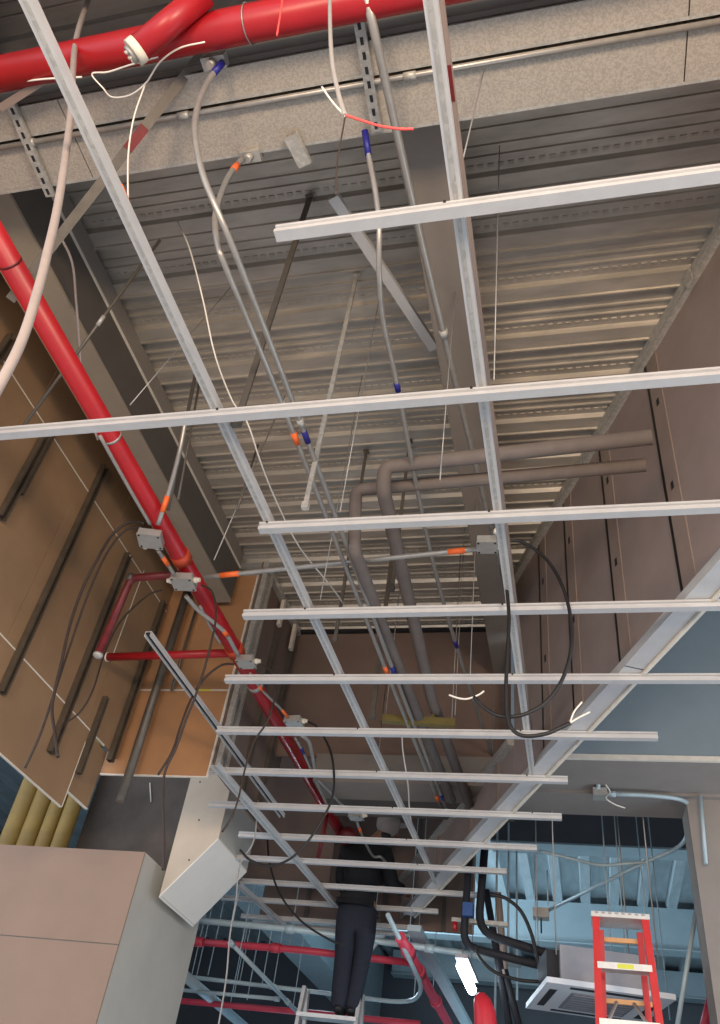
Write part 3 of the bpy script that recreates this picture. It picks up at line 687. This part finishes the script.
# ============================================================ cables and loops
def ycable(label, y, pts, r, m='black', name='cable'):
    return tag(MB().tube(smooth([Yp(p[0], p[1], p[2] if len(p) > 2 else y) for p in pts]), r, 8).build(name, m), label, 'cable')
yl = Zp(487, 547, 4.25).y
t = ycable('black cable looping out to the right from the square box', yl, ((506, 541), (522, 542), (545, 558), (562, 585), (571, 620), (571, 650), (562, 680), (545, 703), (522, 715), (500, 716), (485, 708), (474, 697)), 0.0085)
for pp, m in ((((474, 697), (466, 699), (458, 698), (449, 695)), 'white_wire'), (((474, 697), (480, 694), (484, 691)), 'white_wire')):
    MB().tube(smooth([Yp(u, v, yl) for u, v in pp]), 0.004, 6).build('bare_wire', m, t)
t = ycable('black cable hanging straight down from the square box, hooked at the end', yl-0.05, ((507, 590), (509, 620), (507, 660), (506, 690), (507, 715), (513, 730), (525, 736), (545, 734), (560, 728), (570, 723)), 0.0085)
for pp in (((570, 723), (578, 718), (590, 712)), ((570, 723), (574, 712), (582, 702))):
    MB().tube(smooth([Yp(u, v, yl-0.05) for u, v in pp]), 0.004, 6).build('bare_wire', 'white_wire', t)
p = Yp(507, 576, yl-0.05); t = tag(MB().tube([p, Yp(508, 590, yl-0.05)], 0.016, 10).build('cable_gland', 'plastic_white'), 'white plastic gland on the cable below the square box', 'gland')
y1 = jA.y
ycable('dark braided cable drooping from the topmost box, outer strand', y1, ((145, 524), (130, 522), (112, 535), (97, 560), (82, 590), (70, 625), (62, 660), (55, 690), (52, 710), (55, 735), (58, 757)), 0.008, 'brown_cable')
ycable('dark braided cable drooping from the topmost box, inner strand', y1+0.03, ((143, 527), (126, 530), (110, 548), (96, 575), (84, 605), (72, 640), (62, 670), (52, 700), (40, 735), (25, 768)), 0.006, 'brown_cable')
ycable('dark cable curving from the wall to the foot of the left studs', 4.2, ((162, 590), (150, 594), (135, 606), (118, 625), (104, 655), (93, 690), (80, 712), (64, 724)), 0.006, 'brown_cable')
y2_ = jB.y
ycable('dark cable dropping from the second box past the loose channel', y2_, ((202, 585), (212, 592), (216, 612), (213, 635), (204, 670), (194, 700), (186, 720), (176, 748), (165, 772), (163, 800), (164, 840), (163, 870)), 0.0065, 'brown_cable')
y3_ = jC.y
ycable('dark cable arching left from the third box down to the white hanging box', y3_, ((234, 664), (222, 665), (208, 675), (196, 690), (188, 706), (180, 728), (172, 752), (158, 775)), 0.0075, 'brown_cable')
ycable('dark cable arching right from the third box to the far loop', y3_, ((260, 664), (272, 672), (276, 690), (268, 720), (255, 740), (246, 765), (238, 800), (231, 818), (222, 832)), 0.006, 'brown_cable')
y4_ = jD.y
ycable('dark cable looping from the fourth box down through the far channels', y4_, ((306, 721), (318, 728), (330, 750), (334, 775), (332, 798), (322, 820), (305, 845), (288, 860), (268, 866), (250, 860), (240, 850)), 0.008, 'black')
ycable('black cable hanging through the far grid left of the man', 7.2, ((278, 728), (280, 760), (270, 800), (268, 850), (278, 890), (300, 920), (330, 940), (345, 945)), 0.009, 'black')
ycable('pale blue cord hanging below the white box to the floor', 6.0, ((258, 800), (254, 840), (240, 865), (236, 900), (230, 935), (226, 980), (216, 1040)), 0.006, 'grey_cable')
# cables near the camera
t = thing('flexible_conduit', 'thick pale flexible conduit hanging close by at the upper left', 'flexible conduit', Yp(70, 110, 0.9))
MB().tube(smooth([Yp(u, v, 0.9) for u, v in ((96, -20), (84, 12), (76, 40), (73, 70), (71, 110), (65, 160), (57, 210), (48, 250), (38, 290), (20, 345), (-15, 412))]), 0.0115, 12).build('tube', 'flex', t)
t = thing('loose_cable', 'grey cable with stripped red and white tips hanging in front of the ducts', 'cable', Yp(345, 115, 0.75))
MB().tube(smooth([Yp(u, v, 0.75) for u, v in ((330, -20), (330, 20), (332, 60), (338, 92), (345, 116))]), 0.006, 10).build('sheath', 'grey_cable', t)
MB().tube(smooth([Yp(u, v, 0.75) for u, v in ((345, 116), (335, 105), (328, 96), (322, 87))]), 0.0025, 8).build('white_core', 'white_wire', t)
MB().tube(smooth([Yp(u, v, 0.75) for u, v in ((345, 115), (360, 120), (380, 126), (400, 129), (413, 129))]), 0.003, 8).build('red_core', 'red_wire', t)
MB().tube(smooth([Yp(u, v, 0.75) for u, v in ((345, 118), (341, 140), (337, 165), (336, 195))]), 0.002, 6).build('dark_core', 'brown_cable', t)
tag(MB().tube(smooth([Yp(u, v, 0.75) for u, v in ((284, -12), (281, 10), (277, 35))]), 0.003, 8).build('loose_wire', 'red_wire'), 'short red wire dangling in front of the big red pipe', 'wire')
tag(MB().tube(smooth(mixed((20, 82, 5.0), (45, 79, 4.98), (82, 77, 4.98))), 0.004, 6).build('loose_wire', 'white_wire'), 'pale wire lying under the red pipe at the far left', 'wire')
t = tag(MB().tube(smooth(mixed((158, 57, 4.95), (130, 65, 4.95), (108, 72, 4.95), (92, 74, 4.95), (103, 88, 4.93), (112, 97, 4.93), (130, 95, 4.94), (146, 83, 4.95), (160, 62, 4.95), (180, 48, 4.95), (205, 42, 4.96))), 0.0035, 6).build('loose_cable', 'white_wire'), 'tangled pale cable under the red pipe by the capped branch', 'cable')
tag(MB().tube(smooth(mixed((145, 85, 4.94), (136, 110, 4.8), (131, 132, 4.7), (128, 160, 4.55), (128, 200, 4.3))), 0.0035, 6).build('loose_cable', 'white_wire'), 'thin pale string hanging to an orange tip', 'cable')
t = tag(MB().tube([Zp(120, 185, 4.3), Zp(128, 204, 4.3)], 0.011, 8).build('tape_stub', 'orange'), 'short orange taped stub beside the left runner', 'stub')
zc('beige cable slung along the side of the boxed beam', 5.25, ((58, 232, 5.25), (72, 262, 5.25), (76, 300, 5.2), (80, 350, 5.1), (84, 400, 5.0), (98, 440, 4.9)), 0.007, 'flex')
a = Zp(0, 108, 5.02); b = Zp(60, 70, 5.02)
tag(MB().bar(a, b, 0.03, 0.012).build('wood_strip', 'stud_brown'), 'thin tan strip slanting at the left end of the duct', 'strip')

# ============================================================ lower left: drywall box, yellow pipes, dark wall, white hanging box
YE0 = 6.2
pB = Yp(145, 852, YE0); zT = pB.z; xB = pB.x
q = thing('drywall_enclosure', 'large tan drywall enclosure filling the lower left corner', 'enclosure', (xB-1.2, YE0, 0))
zj = Yp(110, 944, YE0).z; yE = Xp(187, 975, xB).y
MB().box((-6.8, YE0, zj+0.004), (xB, YE0+0.016, zT)).build('front_board', 'drywall_tan', q)
MB().box((-6.8, YE0, 1.2), (xB, YE0+0.016, zj-0.004)).build('front_board', 'drywall_tan', q)
MB().box((-6.8, YE0+0.003, zj-0.004), (xB, YE0+0.016, zj+0.004)).build('board_joint', 'galv_dark', q)
MB().box((-6.8, YE0, 0), (xB, YE0+0.016, 1.194)).build('front_board', 'drywall_tan', q)
MB().box((xB-0.016, YE0+0.0165, 0), (xB, yE, zT)).build('side_board', 'drywall_white', q)
dw = struct(MB().box((Yp(92, 800, 6.75).x, 6.75, 0), (xB-0.02, 6.85, 5.2)).build('wall_dark', 'concrete_dark'))
for i, (u, rr) in enumerate(((8, 0.075), (26, 0.07), (43, 0.06), (59, 0.06))):
    p = Yp(u+4, 835, 6.5); rr *= 1.21
    tag(MB().tube([(p.x, 6.5, 0.0), (p.x, 6.5, 5.6)], rr, 16).build('yellow_pipe', 'yellow'),
        ['leftmost upright yellow pipe above the drywall enclosure', 'second upright yellow pipe from the left', 'third upright yellow pipe from the left', 'rightmost upright yellow pipe, beside the dark wall'][i], 'pipe')
YF = 6.42
f4 = [Yp(u, v, YF) for u, v in ((190, 775), (161, 896), (221, 838), (231, 775))]
x0w = (f4[0].x+f4[1].x)/2; x1w = (f4[2].x+f4[3].x)/2; za, zb_ = f4[1].z, f4[2].z; ztop = 4.75
yEnd = Xp(247, 870, x1w).y
q = thing('hanging_box', 'white drywall box hanging below the orange board, slanted at its bottom', 'soffit', ((x0w+x1w)/2, YF, za))
MB().add([(x0w, YF, za), (x1w, YF, zb_), (x1w, YF, ztop), (x0w, YF, ztop), (x0w, YF+0.016, za), (x1w, YF+0.016, zb_), (x1w, YF+0.016, ztop), (x0w, YF+0.016, ztop)],
         [(0,1,2,3),(7,6,5,4),(0,4,5,1),(1,5,6,2),(2,6,7,3),(3,7,4,0)]).build('front_board', 'drywall_beige', q)
MB().box((x1w-0.014, YF+0.017, zb_), (x1w, yEnd, ztop)).build('side_board', 'drywall_white', q)
MB().box((x0w, YF+0.017, za), (x0w+0.014, yEnd, ztop)).build('side_board', 'drywall_white', q)
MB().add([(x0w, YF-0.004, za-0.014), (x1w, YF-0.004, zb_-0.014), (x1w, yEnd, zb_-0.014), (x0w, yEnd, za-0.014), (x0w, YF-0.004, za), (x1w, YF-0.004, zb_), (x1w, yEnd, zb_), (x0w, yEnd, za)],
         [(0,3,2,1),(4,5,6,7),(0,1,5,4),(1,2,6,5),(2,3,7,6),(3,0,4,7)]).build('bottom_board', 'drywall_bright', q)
for u, v in ((200, 782), (199, 820), (189, 860)):
    p = Yp(u, v, YF-0.001); MB().tube([p, p+Vector((0, 0.003, 0))], 0.008, 8).build('screw_hole', 'slot_dark', q)
t = tag(MB().tube([Yp(150, 783, 6.74), Yp(151, 802, 6.74)], 0.006, 6).build('wire_hook', 'white_wire'), 'short white wire stub on the dark wall', 'wire')

# ============================================================ far services below the grid
def fpipe(label, pts, r, m, name='far_conduit', cat='conduit', fil=0.1, fit=(), hang=False):
    t = thing(name, label, cat, pts[0]); path = fillet(pts, fil)
    MB().tube(path, r, 12).build('tube', m, t)
    for f in fit: ring_at(t, path, f, r*1.35, r*3, m, 'fitting')
    if hang:
        for f in (0.12, 0.55):
            c_ = along(path, f)[0]; MB().tube([c_, Vector((c_.x, c_.y, ZD+0.1))], 0.005, 6).build('hanger_rod', 'pipe_pale', t)
    return t
Z3 = 3.55
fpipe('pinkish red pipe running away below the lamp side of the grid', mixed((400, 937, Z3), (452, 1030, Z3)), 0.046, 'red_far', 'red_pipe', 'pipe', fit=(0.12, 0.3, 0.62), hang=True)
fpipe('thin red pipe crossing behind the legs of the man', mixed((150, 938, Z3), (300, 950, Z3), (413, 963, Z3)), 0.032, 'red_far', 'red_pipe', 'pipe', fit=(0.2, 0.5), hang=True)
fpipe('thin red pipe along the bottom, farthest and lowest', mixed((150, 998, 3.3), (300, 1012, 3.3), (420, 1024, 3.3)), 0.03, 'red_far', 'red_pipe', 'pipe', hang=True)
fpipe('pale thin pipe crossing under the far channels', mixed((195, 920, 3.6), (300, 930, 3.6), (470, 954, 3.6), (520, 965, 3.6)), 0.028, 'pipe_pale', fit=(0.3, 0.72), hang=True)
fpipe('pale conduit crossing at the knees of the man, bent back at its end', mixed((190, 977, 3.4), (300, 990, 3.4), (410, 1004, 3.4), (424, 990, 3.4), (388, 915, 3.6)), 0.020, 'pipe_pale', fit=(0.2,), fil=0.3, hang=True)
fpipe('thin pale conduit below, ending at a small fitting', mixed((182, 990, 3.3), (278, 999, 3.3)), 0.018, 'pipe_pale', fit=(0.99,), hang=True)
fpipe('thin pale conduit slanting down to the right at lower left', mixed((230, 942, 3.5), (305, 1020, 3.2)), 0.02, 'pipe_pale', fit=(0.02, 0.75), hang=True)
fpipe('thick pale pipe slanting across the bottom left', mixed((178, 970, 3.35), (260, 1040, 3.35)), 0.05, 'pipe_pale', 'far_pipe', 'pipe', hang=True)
a, b = Zp(414, 928, 3.7), Zp(470, 1030, 3.7)
tag(MB().bar(a, b, 0.12, 0.05).build('far_channel', 'pipe_pale'), 'flat pale channel running away left of the glowing lamp', 'channel')
for i, (u, v0, v1, y) in enumerate(((208, 905, 975, 9.0), (262, 930, 985, 8.8), (247, 960, 1000, 9.4), (415, 930, 985, 8.6), (495, 870, 1020, 8.4), (508, 840, 1010, 8.8), (517, 845, 1000, 9.2), (536, 830, 960, 9.5), (548, 870, 905, 7.6), (612, 815, 960, 7.4), (626, 812, 960, 7.6), (656, 880, 1020, 8.0), (670, 870, 1020, 8.2))):
    a = Yp(u, v1, y)
    lbls = ['hanger wire over the thin red pipe at lower left', 'hanger wire in the dark left of the far beam', 'short hanger wire beside the thick pale pipe', 'pale hanger rod left of the glowing lamp',
            'pale hanger rod between the black pipes and the lamp', 'second pale hanger rod right of the black pipes', 'third pale hanger rod right of the black pipes', 'hanger wire above the cassette unit, left one', 'short wire at the hanging conduit box',
            'left of two hanger wires above the ladder top', 'right of two hanger wires above the ladder top', 'left pale rod right of the ladder', 'right pale rod right of the ladder']
    tag(MB().tube([a, Vector((a.x, y, ZD+0.12 if i != 8 else Yp(u, v0, y).z))], 0.006 if i < 4 or i > 6 else 0.012, 6).build('hanger_rod', 'pipe_pale'), lbls[i], 'rod')
# conduits under the bulkhead
fpipe('bent conduit under the grey bulkhead, curving down by the column', mixed((604, 794, 4.26), (650, 795, 4.26), (690, 800, 4.26), (686, 845, 4.2), (645, 862, 4.15), (545, 912, 4.0)), 0.016, 'pipe_pale', fil=0.18, fit=(0.02,))
fpipe('thin conduit running from the grid to the conduit cross above the ladder', mixed((540, 851, 4.15), (600, 866, 4.15), (645, 862, 4.15)), 0.013, 'pipe_pale')
c = Zp(600, 794, 4.25); b = thing('outlet_box', 'small metal box under the grey bulkhead with dangling wire', 'box', c)
MB().box((c.x-0.05, c.y-0.05, c.z-0.03), (c.x+0.05, c.y+0.05, 4.28)).build('body', 'box_metal', b)
MB().tube(smooth(mixed((606, 785, 4.2), (610, 792, 4.2), (606, 798, 4.2), (614, 804, 4.2), (625, 808, 4.2))), 0.005, 6).build('wire_tail', 'white_wire', b)
MB().tube([Zp(598, 790, 4.26), Zp(602, 745, 4.7)], 0.018, 8).build('riser', 'pipe_pale', b)
c = Zp(541, 914, 3.98); b = thing('outlet_box', 'small pale box at the lower end of the hanging conduit', 'box', c)
MB().box((c.x-0.07, c.y-0.06, c.z-0.04), (c.x+0.07, c.y+0.06, c.z+0.04)).build('body', 'box_metal', b)
MB().tube([c, c+Vector((0, 0, -0.16))], 0.008, 6).build('wire_tail', 'black', b)
a = Yp(722, 770, y2-0.02); b = Yp(706, 864, y2-0.02)
tag(MB().tube([Vector((b.x, y2-0.02, b.z)), Vector((b.x+0.03, y2-0.02, 4.28))], 0.014, 8).build('far_conduit', 'pipe_pale'), 'short upright conduit on the face of the column', 'conduit')
fpipe('long pale rod leaning beside the column', [Yp(697, 905, 6.6), Yp(676, 1034, 6.6)], 0.016, 'pipe_pale', 'far_rod', 'rod')
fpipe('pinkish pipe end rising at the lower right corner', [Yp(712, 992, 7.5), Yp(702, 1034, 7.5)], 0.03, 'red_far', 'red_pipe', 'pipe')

# black insulated refrigerant pipes and cassette unit
YK = 7.0
t = fpipe('thick black insulated pipe, the left one turning toward the cassette unit', [Yp(470, 845, YK), Yp(463, 946, YK), Yp(558, 970, YK-0.1)], 0.030, 'black_insul', 'insulated_pipe', 'pipe', 0.12)
t = fpipe('thick black insulated pipe, the right one turning toward the cassette unit', [Yp(485, 845, YK+0.1), Yp(478, 932, YK+0.1), Yp(558, 957, YK)], 0.033, 'black_insul', 'insulated_pipe', 'pipe', 0.16)
c = Yp(468, 910, YK-0.06); tag(MB().box((c.x-0.04, c.y-0.03, c.z-0.05), (c.x+0.04, c.y+0.03, c.z+0.05)).build('blue_clamp', 'clamp_blue'), 'small blue clamp on the left black pipe', 'clamp')
c = Yp(475, 921, YK+0.05); h = thing('pipe_bracket', 'small steel bracket bar behind the black pipes', 'bracket', c)
MB().bar(Yp(452, 920, YK+0.12), Yp(508, 925, YK+0.12), 0.05, 0.03).build('bar', 'galv', h)
MB().tube([Yp(455, 920, YK+0.12), Yp(455, 930, YK+0.1)], 0.02, 8).build('red_knob', 'red', h)
ycable('black cable arching from the pipes over to the cassette unit', 6.9, ((490, 894), (505, 898), (520, 910), (530, 930), (536, 952), (540, 975)), 0.014)
ycable('long black cable sagging under the black pipes', 6.9, ((475, 945), (480, 958), (495, 972), (520, 980), (550, 982)), 0.012)
for i, (u0, v0, u1, v1, m, lbl) in enumerate(((486, 890, 510, 1030, 'black_insul', 'dark pipe dropping behind the black pipes, left'), (498, 893, 505, 975, 'stud_brown', 'brown post behind the black pipes'), (502, 960, 520, 1030, 'black_insul', 'dark pipe dropping behind the black pipes, right'))):
    tag(MB().tube([Yp(u0, v0, 7.6), Yp(u1, v1, 7.6)], 0.03 if i < 3 else 0.014, 10).build('far_pipe', m), lbl, 'pipe')
zk = 3.02
KN = Zp(547, 982, 3.05); zk = 3.05; ka = math.radians(13)
kex = Vector((math.cos(ka), math.sin(ka), 0))*0.86; key = Vector((-math.sin(ka), math.cos(ka), 0))*0.86
ca = thing('cassette_unit', 'white ceiling cassette air conditioner behind the red ladder', 'air conditioner', KN+kex*0.5+key*0.5)
def kp(a, b, z): return KN+kex*a+key*b+Vector((0, 0, z))
def kbox(a0, a1, b0, b1, z0, z1): 
    p = [kp(a, b, z) for z in (z0, z1) for a, b in ((a0, b0), (a1, b0), (a1, b1), (a0, b1))]
    return MB().add(p, [(0,3,2,1),(4,5,6,7),(0,1,5,4),(1,2,6,5),(2,3,7,6),(3,0,4,7)])
kbox(0, 1, 0, 1, 0, 0.035).build('panel', 'cassette', ca)
kbox(0.24, 0.78, 0.22, 0.78, -0.008, 0.0).build('return_grille', 'grille', ca)
for i in range(7): kbox(0.26, 0.76, 0.25+i*0.075, 0.28+i*0.075, -0.012, -0.008).build('grille_slat', 'cassette_case', ca)
for a0, a1, b0, b1 in ((0.2, 0.8, 0.06, 0.12), (0.2, 0.8, 0.88, 0.94), (0.06, 0.12, 0.2, 0.8), (0.88, 0.94, 0.2, 0.8)):
    kbox(a0, a1, b0, b1, -0.002, 0.0).build('air_slot', 'slot_dark', ca)
kbox(0.13, 0.90, 0.10, 0.88, 0.035, 0.27).build('casing', 'cassette_case', ca)
for a, b in ((0.1, 0.1), (0.92, 0.1), (0.1, 0.92), (0.92, 0.92)):
    p = kp(a, b, 0.2); MB().tube([p, Vector((p.x, p.y, ZD+0.1))], 0.006, 6).build('hanging_rod', 'wire', ca)
p = kp(0.08, 0.35, 0.15); MB().obox(p, kex*0.05, key*0.2, (0, 0, 0.09)).build('pipe_cover', 'black_insul', ca)

# ============================================================ lamp, red hard hat shape
a, b = Zp(461, 966, 3.25), Zp(472, 990, 3.25)
la = thing('batten_lamp', 'glowing white fluorescent batten lamp in the far hall', 'lamp', (a+b)/2)
MB().tube([a, b], 0.038, 12).build('tube', 'tube_light', la)
MB().bar(a+Vector((0, 0, 0.07)), b+Vector((0, 0, 0.07)), 0.1, 0.03).build('housing', 'cassette_case', la)
for f in (0.1, 0.9):
    p = a+(b-a)*f; MB().tube([p+Vector((0, 0, 0.08)), Vector((p.x, p.y, ZD+0.12))], 0.004, 6).build('wire', 'wire', la)
c = Yp(482, 1012, 6.6)
h = thing('red_drum', 'rounded red cylinder shape at the bottom below the lamp', 'tank', c)
rr = 0.075
MB().tube([c+Vector((0.03, 0, -0.35)), c+Vector((0.03, 0, -0.1)), c+Vector((0.02, 0, 0.0)), c+Vector((0.0, 0, 0.06)), c+Vector((-0.02, 0, 0.1)), c+Vector((-0.03, 0, 0.115))], [rr, rr*1.05, rr*1.0, rr*0.85, rr*0.55, rr*0.15], 18).build('body', 'hat_red', h)
MB().tube([c+Vector((0.03, 0, -2.9)), c+Vector((0.03, 0, -0.35))], 0.03, 10).build('stand', 'red_dark', h)

# ============================================================ red step ladder
YL = 5.6
tl, tr_ = Yp(592, 915, YL), Yp(648, 915, YL)
zt = (tl.z+tr_.z)/2; xl, xr = tl.x, tr_.x
ld = thing('step_ladder', 'red fibreglass step ladder with metal steps at lower right', 'ladder', ((xl+xr)/2, YL-0.3, 0))
def fr(side, z, back=False):   # rail point at height z
    f = (zt-z)/zt
    x = (xl-0.10*f) if side < 0 else (xr+0.10*f)
    return Vector((x+(0.022 if side < 0 else -0.022), YL+(0.14+0.75*f if back else -0.55*f), z))
for sd in (-1, 1):
    MB().bar(fr(sd, 0.0), fr(sd, zt-0.03), 0.04, 0.07, up=(0, 1, 0)).build('front_rail', 'ladder_red', ld)
    MB().bar(fr(sd, 0.0, True)+Vector((-0.03*sd, 0, 0)), fr(sd, zt-0.05, True)+Vector((-0.03*sd, 0, 0)), 0.035, 0.05, up=(0, 1, 0)).build('rear_rail', 'ladder_red', ld)
cp = MB().box((xl-0.005, YL-0.05, zt-0.03), (xr+0.005, YL+0.17, zt)).build('top_cap', 'alu', ld)
for i in range(8):
    xx = xl+0.03+i*(xr-xl-0.06)/7; MB().box((xx-0.012, YL-0.053, zt-0.012), (xx+0.008, YL-0.05, zt-0.003)).build('cap_rib', 'cassette_case', cp)
k = 0; z = zt-0.29
while z > 0.15:
    a = fr(-1, z); b = fr(1, z)
    st_ = MB().box((a.x, a.y-0.045, z-0.035), (b.x, a.y+0.045, z)).build('step', 'alu', ld)
    if k == 0: MB().box(((a.x+b.x)/2-0.04, a.y-0.047, z-0.03), ((a.x+b.x)/2+0.05, a.y-0.045, z-0.006)).build('sticker', 'label_yellow', st_)
    z -= 0.3; k += 1
z = zt-0.09; k = 0
while z > 0.3:
    a = fr(-1, z, True); b = fr(1, z, True); MB().box((a.x, a.y-0.012, z-0.025), (b.x, a.y+0.012, z)).build('rear_rung', 'ladder_wood', ld)
    if k > 0:
        m_ = (a+b)/2
        for sd in (-1, 1):
            e_ = fr(sd, z-0.24); MB().tube([m_+Vector((0.05*sd, -0.02, -0.02)), e_+Vector((-0.02*sd, 0.05, 0))], 0.011, 6).build('brace', 'alu', ld)
    z -= 0.32; k += 1

# ============================================================ man on a ladder
YM = 7.75
hp = Yp(388, 838, YM); wp = Yp(360, 905, YM); fp = Yp(350, 1016, YM)
zf = fp.z
cx = wp.x
def skin(name, verts, edges, radii, m, parent, root=0, sub=2):
    me = bpy.data.meshes.new(name); org = parent.location if parent else Vector((0, 0, 0))
    me.from_pydata([Vector(v)-org for v in verts], edges, []); me.update()
    o = bpy.data.objects.new(name, me); C.objects.link(o); o.parent = parent
    md = o.modifiers.new('skin', 'SKIN'); md.use_smooth_shade = True
    if not me.skin_vertices: 
        bpy.context.view_layer.objects.active = o
    sv = me.skin_vertices[0].data
    for i, r_ in enumerate(radii):
        sv[i].radius = (r_, r_) if not isinstance(r_, tuple) else r_
        sv[i].use_root = (i == root)
    s_ = o.modifiers.new('sub', 'SUBSURF'); s_.levels = sub; s_.render_levels = sub
    me.materials.append(MATS[m]); return o
def ensure_skin(o): pass
man = thing('person', 'person in dark jacket and jeans on a ladder, seen from behind through the grid', 'person', (cx, YM, zf))
H = 1.70
zw = zf+0.93; zs = zf+1.38; zn = zf+1.46; zhd = zf+1.60
hx_ = hp.x-0.02
V = [(cx-0.02, YM, zw), (cx-0.01, YM, zw+0.2), (cx, YM, zs-0.05), (cx+0.05, YM+0.02, zn), (hx_, YM+0.05, zhd-0.03), (hx_, YM+0.05, zhd+0.06),
     (cx-0.19, YM, zs-0.04), (cx-0.22, YM+0.08, zs-0.30), (cx-0.12, YM+0.26, zs-0.38), (cx-0.08, YM+0.33, zs-0.36),
     (cx+0.19, YM, zs-0.04), (cx+0.25, YM+0.12, zs-0.28), (cx+0.33, YM+0.32, zs-0.26), (cx+0.35, YM+0.40, zs-0.24),
     (cx-0.10, YM, zw-0.06), (cx-0.10, YM+0.03, zf+0.48), (cx-0.08, YM-0.02, zf+0.09), (cx-0.08, YM+0.13, zf+0.04),
     (cx+0.09, YM, zw-0.06), (cx+0.05, YM+0.10, zf+0.50), (cx+0.02, YM+0.02, zf+0.09), (cx+0.02, YM+0.16, zf+0.04)]
Ed = [(0,1),(1,2),(2,3),(3,4),(4,5),(2,6),(6,7),(7,8),(8,9),(2,10),(10,11),(11,12),(12,13),(0,14),(14,15),(15,16),(16,17),(0,18),(18,19),(19,20),(20,21)]
Rd = [0.10, 0.10, 0.10, 0.05, 0.082, 0.075, 0.055, 0.045, 0.035, 0.03, 0.055, 0.045, 0.035, 0.03, 0.085, 0.06, 0.042, 0.035, 0.085, 0.06, 0.042, 0.035]
body = skin('body', V, Ed, Rd, 'skin', man)
# five fingers per hand, curled forward
for hand, sx in ((Vector(V[9]), 1), (Vector(V[13]), -1)):
    for i in range(5):
        if i < 4:
            b0 = hand+Vector((-0.027+0.018*i, 0.02, 0.01)); ln = (0.07, 0.08, 0.075, 0.058)[i]
            pth = [b0, b0+Vector((0, ln*0.5, 0.01)), b0+Vector((0, ln*0.85, -0.015)), b0+Vector((0, ln*0.9, -0.04))]
        else:
            b0 = hand+Vector((0.025*sx, 0.0, 0)); pth = [b0, b0+Vector((0.025*sx, 0.02, 0)), b0+Vector((0.03*sx, 0.05, -0.005))]
        MB().tube(smooth(pth, 3), [0.0095]*((len(pth)-1)*3)+[0.007], 8).build('finger', 'skin', man)
# jacket and trousers over the body
Jv = [(cx-0.02, YM, zw-0.06), (cx-0.015, YM, zw+0.08), V[1], V[2], (cx+0.03, YM+0.01, zn-0.03), V[6], V[7], V[8], V[10], V[11], V[12]]
skin('jacket', Jv, [(0,1),(1,2),(2,3),(3,4),(3,5),(5,6),(6,7),(3,8),(8,9),(9,10)], [(0.205, 0.16), (0.2, 0.16), (0.2, 0.16), (0.175, 0.14), 0.075, 0.09, 0.075, 0.058, 0.09, 0.075, 0.058], 'jacket', man, 1)
Tv = [(cx-0.02, YM, zw+0.04), (cx-0.02, YM, zw-0.10), (cx-0.10, YM, zw-0.24), V[15], (V[16][0], V[16][1], V[16][2]-0.07), (cx+0.07, YM+0.02, zw-0.24), V[19], (V[20][0], V[20][1], V[20][2]-0.07)]
skin('trousers', Tv, [(0,1),(1,2),(2,3),(3,4),(1,5),(5,6),(6,7)], [(0.18, 0.15), (0.185, 0.155), 0.115, 0.088, 0.075, 0.115, 0.088, 0.075], 'jeans', man, 1)
for q in (16, 20):
    p = Vector(V[q]); MB().ball(p+Vector((0, 0.07, -0.05)), 0.05, 0.135, 0.045).build('shoe', 'shoe', man)
cpc = Vector((hx_, YM+0.05, zhd+0.05))
cpo = MB().ball(cpc+Vector((0.005, -0.02, -0.015)), 0.12, 0.13, 0.115).build('cap', 'cap_grey', man)
MB().ball(cpc+Vector((0.10, 0.06, 0.01)), 0.08, 0.07, 0.012).build('cap_brim', 'cap_grey', man)
hd = Vector((hx_, YM+0.05, zhd-0.02))
MB().ball(hd+Vector((-0.02, -0.03, -0.06)), 0.065, 0.05, 0.04).build('hair', 'black', man)
fd = Vector((0.8, 0.6, 0)); sdv = Vector((-0.6, 0.8, 0))
MB().ball(hd+fd*0.10+Vector((0, 0, -0.01)), 0.018, 0.018, 0.025).build('nose', 'skin', man)
for s_ in (-1, 1):
    MB().ball(hd+fd*0.085+sdv*0.032*s_+Vector((0, 0, 0.022)), 0.012).build('eye', 'black', man)
    MB().ball(hd+sdv*0.088*s_, 0.015, 0.02, 0.03).build('ear', 'skin', man)
MB().obox(hd+fd*0.086+Vector((0, 0, -0.05)), sdv*0.025, fd*0.006, (0, 0, 0.006)).build('mouth', 'red_dark', man)
# his aluminium ladder
al = thing('step_ladder', 'aluminium step ladder under the feet of the man', 'ladder', (cx-0.1, YM, 0))
q = Yp(308, 986, YM)
for sd, xo in ((-1, -0.42), (1, 0.08)):
    MB().bar((cx+xo-0.1*sd*-1*0.3, YM-0.55, 0), (cx+xo, YM+0.06, q.z), 0.03, 0.07, up=(0, 1, 0)).build('front_rail', 'alu', al)
    MB().bar((cx+xo, YM+0.9, 0), (cx+xo, YM+0.14, q.z), 0.03, 0.05, up=(0, 1, 0)).build('rear_rail', 'alu', al)
z = zf-0.012
while z > 0.1:
    f = (q.z-z)/q.z; MB().box((cx-0.43, YM-0.02-0.5*f, z-0.03), (cx+0.09, YM+0.14-0.5*f, z)).build('step', 'alu', al); z -= 0.3
# steel hard hat / red lamp of the pipe end near the man
c = Zp(349, 835, 4.32); tag(MB().ball(c, 0.085, 0.085, 0.07).build('pipe_fitting', 'red_dark'), 'dark red rounded fitting at the far end of the red pipe', 'fitting')
